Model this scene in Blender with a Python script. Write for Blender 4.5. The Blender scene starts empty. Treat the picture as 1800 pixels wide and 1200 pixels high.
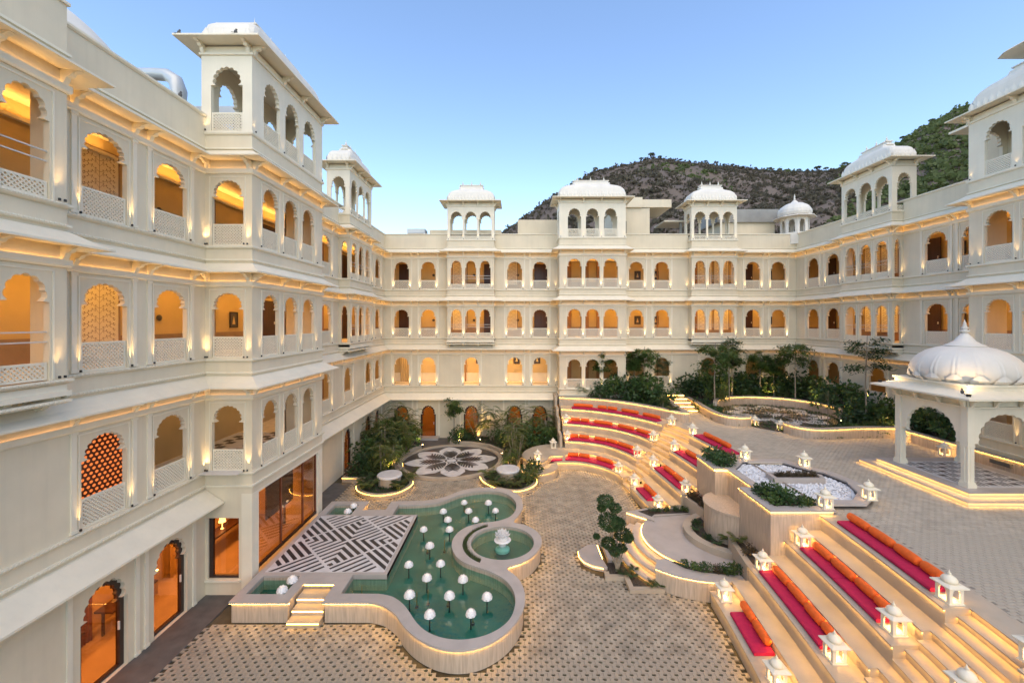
import bpy, math, random
from mathutils import Vector, Matrix
from mathutils.geometry import tessellate_polygon
PI = math.pi
rnd = random.Random(11)
S = bpy.context.scene
C = S.collection
# ------------------------------------------------------------------ camera, sky, sun, exposure
EYE = 8.45
cam = bpy.data.objects.new('camera', bpy.data.cameras.new('camera'))
C.objects.link(cam)
cam.location = (0, 0, EYE)
cam.rotation_euler = (math.radians(90), 0, 0)
cam.data.sensor_width = 36
cam.data.lens = 14.6
cam.data.shift_x = -8 / 1800
cam.data.shift_y = -34.5 / 1800
cam.data.clip_start = 0.1
cam.data.clip_end = 3000
S.camera = cam
SUN_EL, SUN_ROT = math.radians(50), math.radians(170)
W = bpy.data.worlds.new('World')
S.world = W
W.use_nodes = True
nt = W.node_tree
sky = nt.nodes.new('ShaderNodeTexSky')
sky.sky_type = 'NISHITA'
sky.sun_disc = False
sky.sun_elevation = SUN_EL
sky.sun_rotation = SUN_ROT
sky.air_density = 1.0
sky.dust_density = 0.0
sky.ozone_density = 2.0
nt.links.new(sky.outputs[0], nt.nodes['Background'].inputs[0])
nt.nodes['Background'].inputs[1].default_value = 0.15
sun = bpy.data.objects.new('sun', bpy.data.lights.new('sun', 'SUN'))
C.objects.link(sun)
sun.data.energy = 1.0
sun.data.angle = math.radians(70)
sun.data.color = (1.0, 0.72, 0.34)
sd = Vector((math.sin(SUN_ROT) * math.cos(SUN_EL), math.cos(SUN_ROT) * math.cos(SUN_EL), math.sin(SUN_EL)))
sun.rotation_euler = sd.to_track_quat('Z', 'Y').to_euler()
S.view_settings.view_transform = 'Standard'
S.view_settings.look = 'None'
S.view_settings.gamma = 1
S.view_settings.use_curve_mapping = False
S.view_settings.exposure = 1.15
S.cycles.use_denoising = True
try:
    S.cycles.denoiser = 'OPENIMAGEDENOISE'
except Exception:
    pass
S.cycles.use_light_tree = True
S.cycles.max_bounces = 7
S.cycles.diffuse_bounces = 3
S.cycles.glossy_bounces = 3
S.cycles.transmission_bounces = 5
S.cycles.transparent_max_bounces = 10
S.cycles.sample_clamp_indirect = 4
S.cycles.caustics_reflective = False
S.cycles.caustics_refractive = False
WARM = (1.0, 0.60, 0.22)
AMBER = (1.0, 0.46, 0.10)

# ------------------------------------------------------------------ materials
def mat(name, col, rough=.65, var=.10, scale=2.5, bump=0.0, bscale=30, metal=0, spec=.5, var2=None, stretch=None, objrand=0, streak=0, patch=0):
    m = bpy.data.materials.new(name)
    m.use_nodes = True
    n, l = m.node_tree.nodes, m.node_tree.links
    b = n['Principled BSDF']
    b.inputs['Roughness'].default_value = rough
    b.inputs['Metallic'].default_value = metal
    b.inputs['Specular IOR Level'].default_value = spec
    tc = n.new('ShaderNodeTexCoord')
    src = tc.outputs['Object']
    if stretch:
        mp = n.new('ShaderNodeMapping')
        mp.inputs['Scale'].default_value = stretch
        l.new(src, mp.inputs[0])
        src = mp.outputs[0]
    ns = n.new('ShaderNodeTexNoise')
    ns.inputs['Scale'].default_value = scale
    ns.inputs['Detail'].default_value = 6
    l.new(src, ns.inputs['Vector'])
    r = n.new('ShaderNodeValToRGB')
    r.color_ramp.elements[0].position = .32
    r.color_ramp.elements[1].position = .68
    c2 = var2 if var2 else tuple(min(1, c * (1 + var)) for c in col)
    c1 = tuple(c * (1 - var) for c in col) if not var2 else col
    r.color_ramp.elements[0].color = (*c1, 1)
    r.color_ramp.elements[1].color = (*c2, 1)
    l.new(ns.outputs[0], r.inputs[0])
    out = r.outputs[0]
    if objrand:
        oi = n.new('ShaderNodeObjectInfo')
        hs = n.new('ShaderNodeHueSaturation')
        mr = n.new('ShaderNodeMapRange')
        mr.inputs['To Min'].default_value = 1 - objrand
        mr.inputs['To Max'].default_value = 1 + objrand
        l.new(oi.outputs['Random'], mr.inputs['Value'])
        l.new(mr.outputs[0], hs.inputs['Value'])
        l.new(out, hs.inputs['Color'])
        out = hs.outputs[0]
    for amt, st, lo, hi in ((streak, (2.6, 2.6, .16), .46, .72), (patch, (.33, .33, .33), .35, .7)):
        if amt:
            mp2 = n.new('ShaderNodeMapping')
            mp2.inputs['Scale'].default_value = st
            l.new(tc.outputs['Object'], mp2.inputs[0])
            n3 = n.new('ShaderNodeTexNoise')
            n3.inputs['Scale'].default_value = 2.2
            n3.inputs['Detail'].default_value = 7
            n3.inputs['Roughness'].default_value = .65
            l.new(mp2.outputs[0], n3.inputs['Vector'])
            mr3 = n.new('ShaderNodeMapRange')
            mr3.inputs['From Min'].default_value = lo
            mr3.inputs['From Max'].default_value = hi
            mr3.inputs['To Min'].default_value = 1
            mr3.inputs['To Max'].default_value = 1 - amt
            l.new(n3.outputs[0], mr3.inputs['Value'])
            hs3 = n.new('ShaderNodeHueSaturation')
            l.new(mr3.outputs[0], hs3.inputs['Value'])
            l.new(out, hs3.inputs['Color'])
            out = hs3.outputs[0]
    l.new(out, b.inputs['Base Color'])
    if bump:
        n2 = n.new('ShaderNodeTexNoise')
        n2.inputs['Scale'].default_value = bscale
        n2.inputs['Detail'].default_value = 5
        l.new(src, n2.inputs['Vector'])
        bp = n.new('ShaderNodeBump')
        bp.inputs['Strength'].default_value = bump
        bp.inputs['Distance'].default_value = .02
        l.new(n2.outputs[0], bp.inputs['Height'])
        l.new(bp.outputs[0], b.inputs['Normal'])
    return m

def emit(name, col, st):
    m = bpy.data.materials.new(name)
    m.use_nodes = True
    n, l = m.node_tree.nodes, m.node_tree.links
    n.remove(n['Principled BSDF'])
    e = n.new('ShaderNodeEmission')
    e.inputs[0].default_value = (*col, 1)
    e.inputs[1].default_value = st
    l.new(e.outputs[0], n['Material Output'].inputs[0])
    return m

def leafmat(name, c1, c2, rough=.5):
    m = mat(name, c1, rough=rough, var2=c2, scale=2.2, objrand=.25)
    n, l = m.node_tree.nodes, m.node_tree.links
    b = n['Principled BSDF']
    tr = n.new('ShaderNodeBsdfTranslucent')
    tr.inputs[0].default_value = (*[min(1, x * 1.6) for x in c2], 1)
    mx = n.new('ShaderNodeMixShader')
    mx.inputs[0].default_value = .28
    l.new(b.outputs[0], mx.inputs[1])
    l.new(tr.outputs[0], mx.inputs[2])
    l.new(mx.outputs[0], n['Material Output'].inputs[0])
    return m

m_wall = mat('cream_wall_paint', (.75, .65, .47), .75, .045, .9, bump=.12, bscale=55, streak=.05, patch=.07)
m_trim = mat('white_trim_paint', (.81, .73, .565), .6, .04, 1.5, bump=.08, bscale=60, streak=.045)
m_dome = mat('white_dome_paint', (.74, .69, .60), .6, .05, 1.2, bump=.06, bscale=40, streak=.04)
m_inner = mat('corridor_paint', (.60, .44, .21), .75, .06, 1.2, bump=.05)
m_dado = mat('brown_dado', (.30, .21, .14), .6, .1, 3)
m_ceil = mat('corridor_ceiling', (.75, .62, .42), .75, .12, 6)
m_cfloor = mat('corridor_floor', (.42, .33, .25), .35, .1, 2)
m_wood = mat('dark_door_wood', (.045, .018, .013), .4, .25, 6, stretch=(1, 1, .15))
m_frame = mat('brown_frame_wood', (.035, .017, .012), .4, .2, 6)
m_redwood = mat('red_brown_wood', (.16, .05, .02), .45, .2, 6)
m_metal = mat('dark_metal', (.05, .045, .04), .45, .1, 8, metal=.6)
m_rail = mat('pale_rail_metal', (.62, .58, .52), .4, .04, 6)
m_stone = mat('beige_limestone', (.46, .385, .29), .55, .10, 1.6, bump=.12, bscale=26, patch=.14)
m_stone2 = mat('ribbed_limestone', (.46, .375, .285), .6, .16, 3.5, bump=.1, bscale=25, stretch=(6, 6, .5))
m_coping = mat('grey_coping_stone', (.44, .39, .345), .45, .08, 2.2, bump=.08, bscale=30)
m_paver = mat('tan_concrete_paver', (.39, .335, .255), .8, .24, 2.3, bump=.3, bscale=60, patch=.22)
m_soil = mat('dark_gravel_soil', (.055, .045, .033), .95, .5, 18, bump=.6, bscale=60)
m_moss = mat('grass_in_joints', (.075, .062, .035), .95, .6, 1.3, bump=.6, bscale=60)
m_brick = mat('grey_paving_brick', (.45, .395, .31), .7, .12, 3.4, bump=.25, bscale=70, patch=.15)
m_joint = mat('paving_joint_sand', (.27, .235, .19), .9, .2, 3)
m_dark = mat('dark_grey_paving', (.10, .095, .088), .7, .2, 3, bump=.15)
m_white = mat('white_marble', (.62, .60, .58), .3, .10, 3.5, bump=.04)
m_black = mat('black_marble', (.030, .028, .032), .3, .3, 3)
m_greym = mat('grey_marble', (.065, .058, .056), .35, .12, 3)
m_water = mat('pool_tiles', (.028, .165, .13), .5, .25, 1.2)
m_magenta = mat('magenta_fabric', (.47, .006, .060), .85, .10, 9, bump=.25, bscale=160)
m_orange = mat('orange_fabric', (.78, .13, .012), .8, .10, 9, bump=.25, bscale=160)
m_lotus = mat('white_lotus_petal', (.80, .78, .76), .35, .04, 5)
m_pebble = mat('white_pebble', (.72, .73, .74), .55, .12, 8)
m_bark = mat('bark', (.14, .10, .065), .9, .3, 9, bump=.5, bscale=30)
m_palebark = mat('pale_bark', (.30, .25, .18), .85, .25, 9, bump=.4, bscale=30)
m_leafA = leafmat('mid_green_leaf', (.028, .065, .016), (.095, .155, .035))
m_leafB = leafmat('dark_green_leaf', (.018, .050, .016), (.055, .110, .030))
m_leafC = leafmat('olive_leaf', (.045, .075, .018), (.14, .17, .04))
m_leafR = leafmat('red_tinged_leaf', (.05, .03, .02), (.10, .08, .035))
m_grass = leafmat('grass_blade', (.03, .06, .014), (.08, .13, .03))
m_far = leafmat('hill_scrub_leaf', (.045, .065, .022), (.13, .16, .05), .8)
m_conc = mat('bare_concrete', (.30, .29, .26), .85, .15, 1.2, bump=.3)
m_duct = mat('duct_cladding', (.55, .57, .56), .4, .06, 2, metal=.3)
m_led = emit('led_strip', (1.0, .54, .12), 18.0)
m_cove = emit('eave_cove_light', (1.0, .52, .14), 5.5)
m_cove2 = emit('eave_cove_light_soft', (1.0, .58, .23), 3.2)
m_led2 = emit('led_strip_step', (1.0, .51, .085), 13.0)
m_bulb = emit('lamp_glow', (1.0, .62, .25), 30)
m_white_glow = emit('white_lamp_glow', (1.0, .86, .66), 1.6)

def schlick(n, l, f0):
    lw = n.new('ShaderNodeLayerWeight')
    lw.inputs[0].default_value = .5
    pw = n.new('ShaderNodeMath')
    pw.operation = 'POWER'
    pw.inputs[1].default_value = 4
    l.new(lw.outputs['Facing'], pw.inputs[0])
    ma = n.new('ShaderNodeMath')
    ma.operation = 'MULTIPLY_ADD'
    ma.inputs[1].default_value = 1 - f0
    ma.inputs[2].default_value = f0
    l.new(pw.outputs[0], ma.inputs[0])
    return ma
def glassmat():
    m = bpy.data.materials.new('window_glass')
    m.use_nodes = True
    n, l = m.node_tree.nodes, m.node_tree.links
    n.remove(n['Principled BSDF'])
    t = n.new('ShaderNodeBsdfTransparent')
    t.inputs[0].default_value = (.80, .62, .45, 1)
    g = n.new('ShaderNodeBsdfGlossy')
    g.inputs['Roughness'].default_value = .02
    g.inputs[0].default_value = (.9, .85, .8, 1)
    f = schlick(n, l, .05)
    mx = n.new('ShaderNodeMixShader')
    l.new(f.outputs[0], mx.inputs[0])
    l.new(t.outputs[0], mx.inputs[1])
    l.new(g.outputs[0], mx.inputs[2])
    l.new(mx.outputs[0], n['Material Output'].inputs[0])
    return m
m_glass = glassmat()

def watermat():
    m = bpy.data.materials.new('pool_water')
    m.use_nodes = True
    n, l = m.node_tree.nodes, m.node_tree.links
    n.remove(n['Principled BSDF'])
    t = n.new('ShaderNodeBsdfTransparent')
    t.inputs[0].default_value = (.55, .88, .80, 1)
    g = n.new('ShaderNodeBsdfGlossy')
    g.inputs['Roughness'].default_value = .04
    f = schlick(n, l, .07)
    tc = n.new('ShaderNodeTexCoord')
    ns = n.new('ShaderNodeTexNoise')
    ns.inputs['Scale'].default_value = 7
    ns.inputs['Detail'].default_value = 3
    bp = n.new('ShaderNodeBump')
    bp.inputs['Strength'].default_value = .45
    bp.inputs['Distance'].default_value = .03
    l.new(tc.outputs['Object'], ns.inputs['Vector'])
    l.new(ns.outputs[0], bp.inputs['Height'])
    l.new(bp.outputs[0], g.inputs['Normal'])
    mx = n.new('ShaderNodeMixShader')
    l.new(f.outputs[0], mx.inputs[0])
    l.new(t.outputs[0], mx.inputs[1])
    l.new(g.outputs[0], mx.inputs[2])
    l.new(mx.outputs[0], n['Material Output'].inputs[0])
    return m
m_watersurf = watermat()

# ------------------------------------------------------------------ mesh helpers
class MB:
    def __init__(s):
        s.v, s.f = [], []
    def add(s, vs, fs):
        o = len(s.v)
        s.v.extend([tuple(a) for a in vs])
        s.f.extend([tuple(i + o for i in f) for f in fs])
        return s
    def box(s, x0, x1, y0, y1, z0, z1):
        return s.add([(x0, y0, z0), (x1, y0, z0), (x1, y1, z0), (x0, y1, z0), (x0, y0, z1), (x1, y0, z1), (x1, y1, z1), (x0, y1, z1)],
                     [(0, 3, 2, 1), (4, 5, 6, 7), (0, 1, 5, 4), (1, 2, 6, 5), (2, 3, 7, 6), (3, 0, 4, 7)])
    def fbox(s, fr, s0, s1, d0, d1, z0, z1):
        return s.add([fr(s0, d0, z0), fr(s1, d0, z0), fr(s1, d1, z0), fr(s0, d1, z0), fr(s0, d0, z1), fr(s1, d0, z1), fr(s1, d1, z1), fr(s0, d1, z1)],
                     [(0, 3, 2, 1), (4, 5, 6, 7), (0, 1, 5, 4), (1, 2, 6, 5), (2, 3, 7, 6), (3, 0, 4, 7)])
    def loft(s, rings, cap0=True, cap1=True, closed=True):
        n = len(rings[0])
        o = len(s.v)
        for r in rings:
            s.v.extend([tuple(p) for p in r])
        for i in range(len(rings) - 1):
            for j in range(n if closed else n - 1):
                k = (j + 1) % n
                s.f.append((o + i * n + j, o + i * n + k, o + (i + 1) * n + k, o + (i + 1) * n + j))
        if cap0:
            s.f.append(tuple(o + j for j in range(n))[::-1])
        if cap1:
            s.f.append(tuple(o + (len(rings) - 1) * n + j for j in range(n)))
        return s
    def lathe(s, prof, seg=16, c=(0, 0, 0)):
        return s.loft([[(c[0] + r * math.cos(2 * PI * j / seg), c[1] + r * math.sin(2 * PI * j / seg), c[2] + z) for j in range(seg)] for r, z in prof])
    def tube(s, pts, rad, seg=6):
        pts = [Vector(p) for p in pts]
        rr = rad if isinstance(rad, (list, tuple)) else [rad] * len(pts)
        rings = []
        for i, p in enumerate(pts):
            d = (pts[min(i + 1, len(pts) - 1)] - pts[max(i - 1, 0)]).normalized()
            a = d.cross(Vector((0, 0, 1)))
            if a.length < .05:
                a = d.cross(Vector((0, 1, 0)))
            a.normalize()
            b = d.cross(a)
            rings.append([p + (a * math.cos(2 * PI * j / seg) + b * math.sin(2 * PI * j / seg)) * rr[i] for j in range(seg)])
        return s.loft(rings)
    def poly(s, pts, z, holes=()):
        ls = [[Vector((x, y, 0)) for x, y in p] for p in [pts, *holes]]
        flat = [v for q in ls for v in q]
        return s.add([(v.x, v.y, z) for v in flat], [tuple(t) for t in tessellate_polygon(ls)])
    def rim(s, pts, z0, z1):
        n = len(pts)
        return s.add([(x, y, z0) for x, y in pts] + [(x, y, z1) for x, y in pts], [(i, (i + 1) % n, n + (i + 1) % n, n + i) for i in range(n)])
    def prism(s, pts, z0, z1, holes=()):
        s.poly(pts, z1, holes)
        for p in [pts, *holes]:
            s.rim(p, z0, z1)
        return s
    def mesh(s, name):
        me = bpy.data.meshes.new(name)
        me.from_pydata(s.v, [], s.f)
        me.update()
        return me

def obj(name, mb, m, parent=None, loc=None, rotz=0, smooth=False, kind=None):
    me = mb.mesh(name) if isinstance(mb, MB) else mb
    if m and not me.materials:
        me.materials.append(m)
    if smooth:
        me.shade_smooth()
    o = bpy.data.objects.new(name, me)
    C.objects.link(o)
    if parent:
        o.parent = parent
    if loc:
        o.location = loc
    if rotz:
        o.rotation_euler = (0, 0, rotz)
    if kind:
        o['kind'] = kind
    return o

LABELS = set()
def tag(o, label, cat, group=None):
    if label in LABELS:
        print('DUPLICATE LABEL', label)
    LABELS.add(label)
    o['label'] = label
    o['category'] = cat
    if group:
        o['group'] = group
    return o
def thing(name, label, cat, loc=(0, 0, 0), rotz=0, group=None):
    o = bpy.data.objects.new(name, None)
    C.objects.link(o)
    o.location = loc
    o.rotation_euler = (0, 0, rotz)
    return tag(o, label, cat, group)
def copy_tree(o, parent=None):
    c = o.copy()
    C.objects.link(c)
    c.parent = parent
    for ch in KIDS.get(o.name, []):
        copy_tree(ch, c)
    return c
KIDS = {}
def kids_of(root):
    for o in bpy.data.objects:
        if o.parent:
            KIDS.setdefault(o.parent.name, [])
            if o not in KIDS[o.parent.name]:
                KIDS[o.parent.name].append(o)

def light(kind, loc, energy, col=WARM, parent=None, size=.1, size_y=None, rot=None, spot=None, blend=.5):
    key = (kind, round(energy, 3), col, size, size_y, spot, blend)
    ld = LCACHE.get(key)
    if not ld:
        ld = bpy.data.lights.new(kind.lower() + '_lamp', kind)
        ld.energy = energy
        ld.color = col
        if kind == 'AREA':
            ld.shape = 'RECTANGLE'
            ld.size = size
            ld.size_y = size_y or size
        else:
            ld.shadow_soft_size = size
        if kind == 'SPOT':
            ld.spot_size = spot
            ld.spot_blend = blend
        LCACHE[key] = ld
    o = bpy.data.objects.new(kind.lower() + '_lamp', ld)
    C.objects.link(o)
    o.location = loc
    if rot:
        o.rotation_euler = rot
    if parent:
        o.parent = parent
    return o
LCACHE = {}

def catmull(pts, n=6, closed=False):
    out = []
    N = len(pts)
    rng = range(N) if closed else range(N - 1)
    g = (lambda i: pts[i % N]) if closed else (lambda i: pts[max(0, min(N - 1, i))])
    for i in rng:
        p0, p1, p2, p3 = g(i - 1), g(i), g(i + 1), g(i + 2)
        for k in range(n):
            t = k / n
            out.append(tuple(.5 * ((2 * p1[a]) + (-p0[a] + p2[a]) * t + (2 * p0[a] - 5 * p1[a] + 4 * p2[a] - p3[a]) * t * t + (-p0[a] + 3 * p1[a] - 3 * p2[a] + p3[a]) * t ** 3) for a in range(len(p1))))
    if not closed:
        out.append(tuple(pts[-1]))
    return out

def inside(p, poly):
    x, y = p
    r = False
    j = len(poly) - 1
    for i in range(len(poly)):
        xi, yi = poly[i]
        xj, yj = poly[j]
        if (yi > y) != (yj > y) and x < (xj - xi) * (y - yi) / (yj - yi) + xi:
            r = not r
        j = i
    return r

def miters(path, closed=False):
    out = []
    N = len(path)
    def nrm(a, b):
        d = Vector((b[0] - a[0], b[1] - a[1]))
        d.normalize()
        return Vector((d.y, -d.x))
    for i in range(N):
        a = nrm(path[i - 1], path[i]) if (i > 0 or closed) else None
        b = nrm(path[i], path[(i + 1) % N]) if (i < N - 1 or closed) else None
        if a is None:
            m = b
        elif b is None:
            m = a
        else:
            m = (a + b) / max(.15, 1 + a.dot(b))
        out.append(m)
    return out

def sweep(mb, path, prof, i0=0, i1=None, closed=False, capends=False):
    """profile points (distance to the right of the path, z), as a strip"""
    ms = miters(path, closed)
    N = len(path)
    i1 = (N - 1 if not closed else N) if i1 is None else i1
    idx = list(range(i0, i1 + 1))
    rings = [[(path[i % N][0] + ms[i % N].x * d, path[i % N][1] + ms[i % N].y * d, z) for d, z in prof] for i in idx]
    mb.loft(rings, cap0=capends, cap1=capends, closed=False)
    return mb
def cprof(p):
    return list(p) + [p[0]]

def FR(kind, c0):
    return {'E': lambda s, d, z: (c0 + d, s, z), 'S': lambda s, d, z: (s, c0 - d, z),
            'W': lambda s, d, z: (c0 - d, s, z), 'N': lambda s, d, z: (s, c0 + d, z)}[kind]

def arch(w, h=2.0, sh=1.5, n=9, amp=.05, per=4, notch=.15):
    zc = sh + .13
    a = w * .405
    b = h - zc
    nx = w / 2 - min(notch, w * .145)
    pts = [(-w / 2, 0), (-w / 2, sh), (-nx, sh + .012)]
    tot = n * per
    t0, t1 = math.radians(194), math.radians(-14)
    for i in range(tot + 1):
        t = i / tot
        th = t0 + (t1 - t0) * t
        k = 1 + (amp / a) * (abs(math.sin(n * PI * t)) ** .6)
        pts.append((a * math.cos(th) * k, zc + b * math.sin(th) * (1 + (k - 1) * .9) * .96))
    pts += [(nx, sh + .012), (w / 2, sh), (w / 2, 0)]
    return pts

def panel(mb, fr, outer, holes, t=.22, d=0.0, rim=False):
    ls = [[Vector((s, z, 0)) for s, z in p] for p in [outer, *holes]]
    flat = [v for q in ls for v in q]
    tris = [tuple(x) for x in tessellate_polygon(ls)]
    mb.add([fr(v.x, d, v.y) for v in flat], tris)
    mb.add([fr(v.x, d - t, v.y) for v in flat], [x[::-1] for x in tris])
    for p in ([outer] if rim else []) + list(holes):
        n = len(p)
        mb.add([fr(a, d, b) for a, b in p] + [fr(a, d - t, b) for a, b in p], [(i, (i + 1) % n, n + (i + 1) % n, n + i) for i in range(n)])
    return mb

_lat = {}
def lattice(w, h, pitch=.09, bar=.026, t=.03):
    """diagonal jali lattice with a border, centred on x, base z 0, facing -y"""
    key = (round(w, 2), round(h, 2), pitch)
    if key in _lat:
        return _lat[key]
    mb = MB()
    hw = w / 2
    b = .045
    for x0, x1, z0, z1 in ((-hw, hw, 0, b), (-hw, hw, h - b, h), (-hw, -hw + b, b, h - b), (hw - b, hw, b, h - b)):
        mb.box(x0, x1, -t / 2 - .006, t / 2 + .006, z0, z1)
    X0, X1, Z0, Z1 = -hw + b, hw - b, b, h - b
    k = bar / 2 * 1.414
    for sgn in (1, -1):
        c = X0 - (Z1 - Z0)
        lo, hi = X0 - (Z1 - Z0), X1
        c = lo + pitch / 2
        while c < hi:
            # line x = c + (z-Z0) (sgn 1) ; clip
            za = max(0, X0 - c)
            zb = min(Z1 - Z0, X1 - c)
            if zb - za > .02:
                xa, xb = c + za, c + zb
                z_a, z_b = Z0 + za, Z0 + zb
                if sgn < 0:
                    xa, xb = -xa, -xb
                yo = .004 * sgn
                mb.add([(xa - k, yo - t / 2, z_a), (xa + k, yo - t / 2, z_a), (xb + k, yo - t / 2, z_b), (xb - k, yo - t / 2, z_b),
                        (xa - k, yo + t / 2, z_a), (xa + k, yo + t / 2, z_a), (xb + k, yo + t / 2, z_b), (xb - k, yo + t / 2, z_b)],
                       [(0, 1, 2, 3), (7, 6, 5, 4), (0, 3, 7, 4), (1, 5, 6, 2)])
            c += pitch
    me = mb.mesh('lattice_railing')
    me.materials.append(m_trim)
    _lat[key] = me
    return me
ROT = {'E': PI / 2, 'S': 0.0, 'W': -PI / 2, 'N': PI}
# ------------------------------------------------------------------ the hotel
L1, L2, L3, L4 = 3.84, 7.33, 10.82, 14.32
XL, YR, XR = -9.64, 30.3, 20.4
LEFT = thing('hotel_wing', 'long cream hotel wing running along the pool with lit arched galleries', 'building')
REAR = thing('hotel_wing', 'cream hotel wing facing the viewer behind the courtyard garden', 'building')
RIGHT = thing('hotel_wing', 'cream hotel wing behind the domed gazebo, below the green slope', 'building')
P23 = [(-9.04, -5), (-9.04, 8.35), (XL, 8.35), (XL, 12.86), (-8.19, 12.86), (-8.19, 17.5), (XL, 17.5), (XL, 22.5), (-9.04, 22.5), (-9.04, 25.9), (XL, 25.9), (XL, YR),
       (-4.96, YR), (-4.96, 29.7), (-1.6, 29.7), (-1.6, YR), (2.98, YR), (2.98, 28.85), (7.59, 28.85), (7.59, YR), (12.52, YR), (12.52, 29.7), (15.77, 29.7), (15.77, YR), (XR, YR),
       (XR, 25.3), (19.8, 25.3), (19.8, 21.9), (XR, 21.9), (XR, 17.4), (18.95, 17.4), (18.95, 12.8), (XR, 12.8), (XR, -5)]
P1 = [(XL, -5), (XL, 12.86), (-8.19, 12.86), (-8.19, 17.5), (XL, 17.5), (XL, YR), (2.98, YR), (2.98, 28.85), (7.59, 28.85), (7.59, YR), (XR, YR),
      (XR, 17.4), (18.95, 17.4), (18.95, 12.8), (XR, 12.8), (XR, -5)]
def wing_ranges(path):
    a = [i for i, p in enumerate(path) if abs(p[0] - XL) < .01 and abs(p[1] - YR) < .01][0]
    b = [i for i, p in enumerate(path) if abs(p[0] - XR) < .01 and abs(p[1] - YR) < .01][0]
    return ((LEFT, 0, a), (REAR, a, b), (RIGHT, b, len(path) - 1))

# openings: (level, kind, plane, position, width, type)
OPEN = []
def op(levels, kind, c0, ss, w, typ):
    for L in levels:
        for s in ss:
            OPEN.append((L, kind, c0, s, w, typ))
op((1, 2, 3), 'E', XL, (9.74, 11.6, 19.1, 21.0), 1.08, 'win')
op((1,), 'E', XL, (23.8, 27.07, 28.84), 1.08, 'win')
op((2, 3), 'E', XL, (27.07, 28.84), 1.0, 'win')
op((2, 3), 'E', -9.04, (5.6, 6.63, 7.65, 23.16, 24.2, 25.24), .78, 'bal')
op((1, 2, 3), 'E', -8.19, (13.85, 15.1, 16.35), .9, 'bay')
op((1, 2, 3), 'S', 12.86, (-8.95,), .98, 'bay')
op((2, 3), 'S', 22.5, (-9.34,), .34, 'slot')
op((2, 3), 'S', YR, (-8.39, -6.45, -.14, 1.71, 8.74, 10.6, 17.25, 19.1), 1.08, 'win')
op((1,), 'S', YR, (-8.39, -6.45, -3.3, -.14, 1.71, 8.74, 10.6, 14.0, 17.25, 19.1), 1.08, 'win')
op((2, 3), 'S', 29.7, (-4.31, -3.28, -2.25, 13.13, 14.15, 15.17), .78, 'bal')
op((1, 2, 3), 'S', 28.85, (4.02, 5.28, 6.54), 1.0, 'bay')
op((1, 2, 3), 'W', XR, (28.6, 26.8, 20.2, 18.5, 11.5, 9.7), 1.08, 'win')
op((1,), 'W', XR, (23.5,), 1.08, 'win')
op((2, 3), 'W', 19.8, (24.64, 23.6, 22.56), .78, 'bal')
op((2, 3), 'S', 21.9, (20.1,), .34, 'slot')
op((1, 2, 3), 'W', 18.95, (16.35, 15.1, 13.85), .95, 'bay')
op((0,), 'E', XL, (9.74, 11.6, 23.8, 27.07, 28.84), 1.12, 'door')
op((0,), 'S', YR, (-8.39, -6.45, -3.3, -.14, 1.71), 1.12, 'door')
LZ = {0: 0.0, 1: L1, 2: L2, 3: L3}

def kind_of(a, b):
    if abs(b[0] - a[0]) < .001:
        return ('E', a[0]) if b[1] > a[1] else ('W', a[0])
    return ('S', a[1]) if b[0] > a[0] else ('N', a[1])

def walls(path, level, z0, z1, overrides={}):
    L = LZ[level]
    for root, a, b in wing_ranges(path):
        mb = MB()
        for i in range(a, b):
            p, q = path[i], path[i + 1]
            kd, c0 = kind_of(p, q)
            fr = FR(kd, c0)
            ax = 1 if kd in 'EW' else 0
            s0, s1 = sorted((p[ax], q[ax]))
            za, zb = overrides.get(round(c0, 2), (z0, z1)) if True else (z0, z1)
            holes = []
            for lv, k2, c2, s, w, typ in OPEN:
                if lv == level and k2 == kd and abs(c2 - c0) < .01 and s0 < s < s1:
                    far = abs(s) > 18 or kd == 'S' and c0 > 20
                    h, base = 2.0, L
                    n, per = (9, 2) if far else (11, 4)
                    if typ == 'door':
                        h, base = 2.34, 0.0
                        ap = arch(w, h, 1.72, n, .05, per)
                    elif typ == 'slot':
                        ap = arch(w, h, 1.5, 5, .02, 2)
                    elif typ == 'bal':
                        ap = arch(w, h, 1.5, 7, .035, per)
                        base = L - .12
                        ap = [(x, z + .12 if z > .01 else 0) for x, z in ap]
                    else:
                        ap = arch(w, h, 1.5, n, .045, per)
                    holes.append([(s + x, base + z) for x, z in ap])
            panel(mb, fr, [(s0, za), (s1, za), (s1, zb), (s0, zb)], holes, .12)
        obj('wall', mb, m_wall, root)

PG = [(XL, -5), (XL, 12.86), (-8.19, 12.86), (-8.19, 17.5), (XL, 17.5), (XL, YR), (2.98, YR), (XR, YR), (XR, -5)]
# upper walls; bays below a roof pavilion stop at its floor
walls(P23, 3, 10.4, 14.80, {-4.96: (10.4, 14.32), -1.6: (10.4, 14.32), 2.98: (10.4, 14.32), 7.59: (10.4, 14.32), 12.52: (10.4, 14.32), 15.77: (10.4, 14.32), 21.9: (10.4, 14.32), 25.3: (10.4, 14.32), 17.4: (10.4, 14.32), 12.8: (10.4, 14.32), -8.19: (10.4, 14.32), -9.04: (10.4, 14.32), 29.7: (10.4, 14.32), 28.85: (10.4, 14.32), 19.8: (10.4, 14.32), 18.95: (10.4, 14.32), 12.86: (10.4, 14.32), 17.5: (10.4, 14.32), 22.5: (10.4, 14.32), 25.9: (10.4, 14.32)})
walls(P23, 2, 6.9, 10.4, {-9.04: (7.05, 10.4), 29.7: (7.05, 10.4), 19.8: (7.05, 10.4), 22.5: (7.05, 10.4), 25.9: (7.05, 10.4), 25.3: (7.05, 10.4), 21.9: (7.05, 10.4)})
walls(P1, 1, 3.0, 6.9, {-8.19: (3.14, 6.9), 12.86: (3.14, 6.9), 17.5: (3.14, 6.9)})
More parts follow.
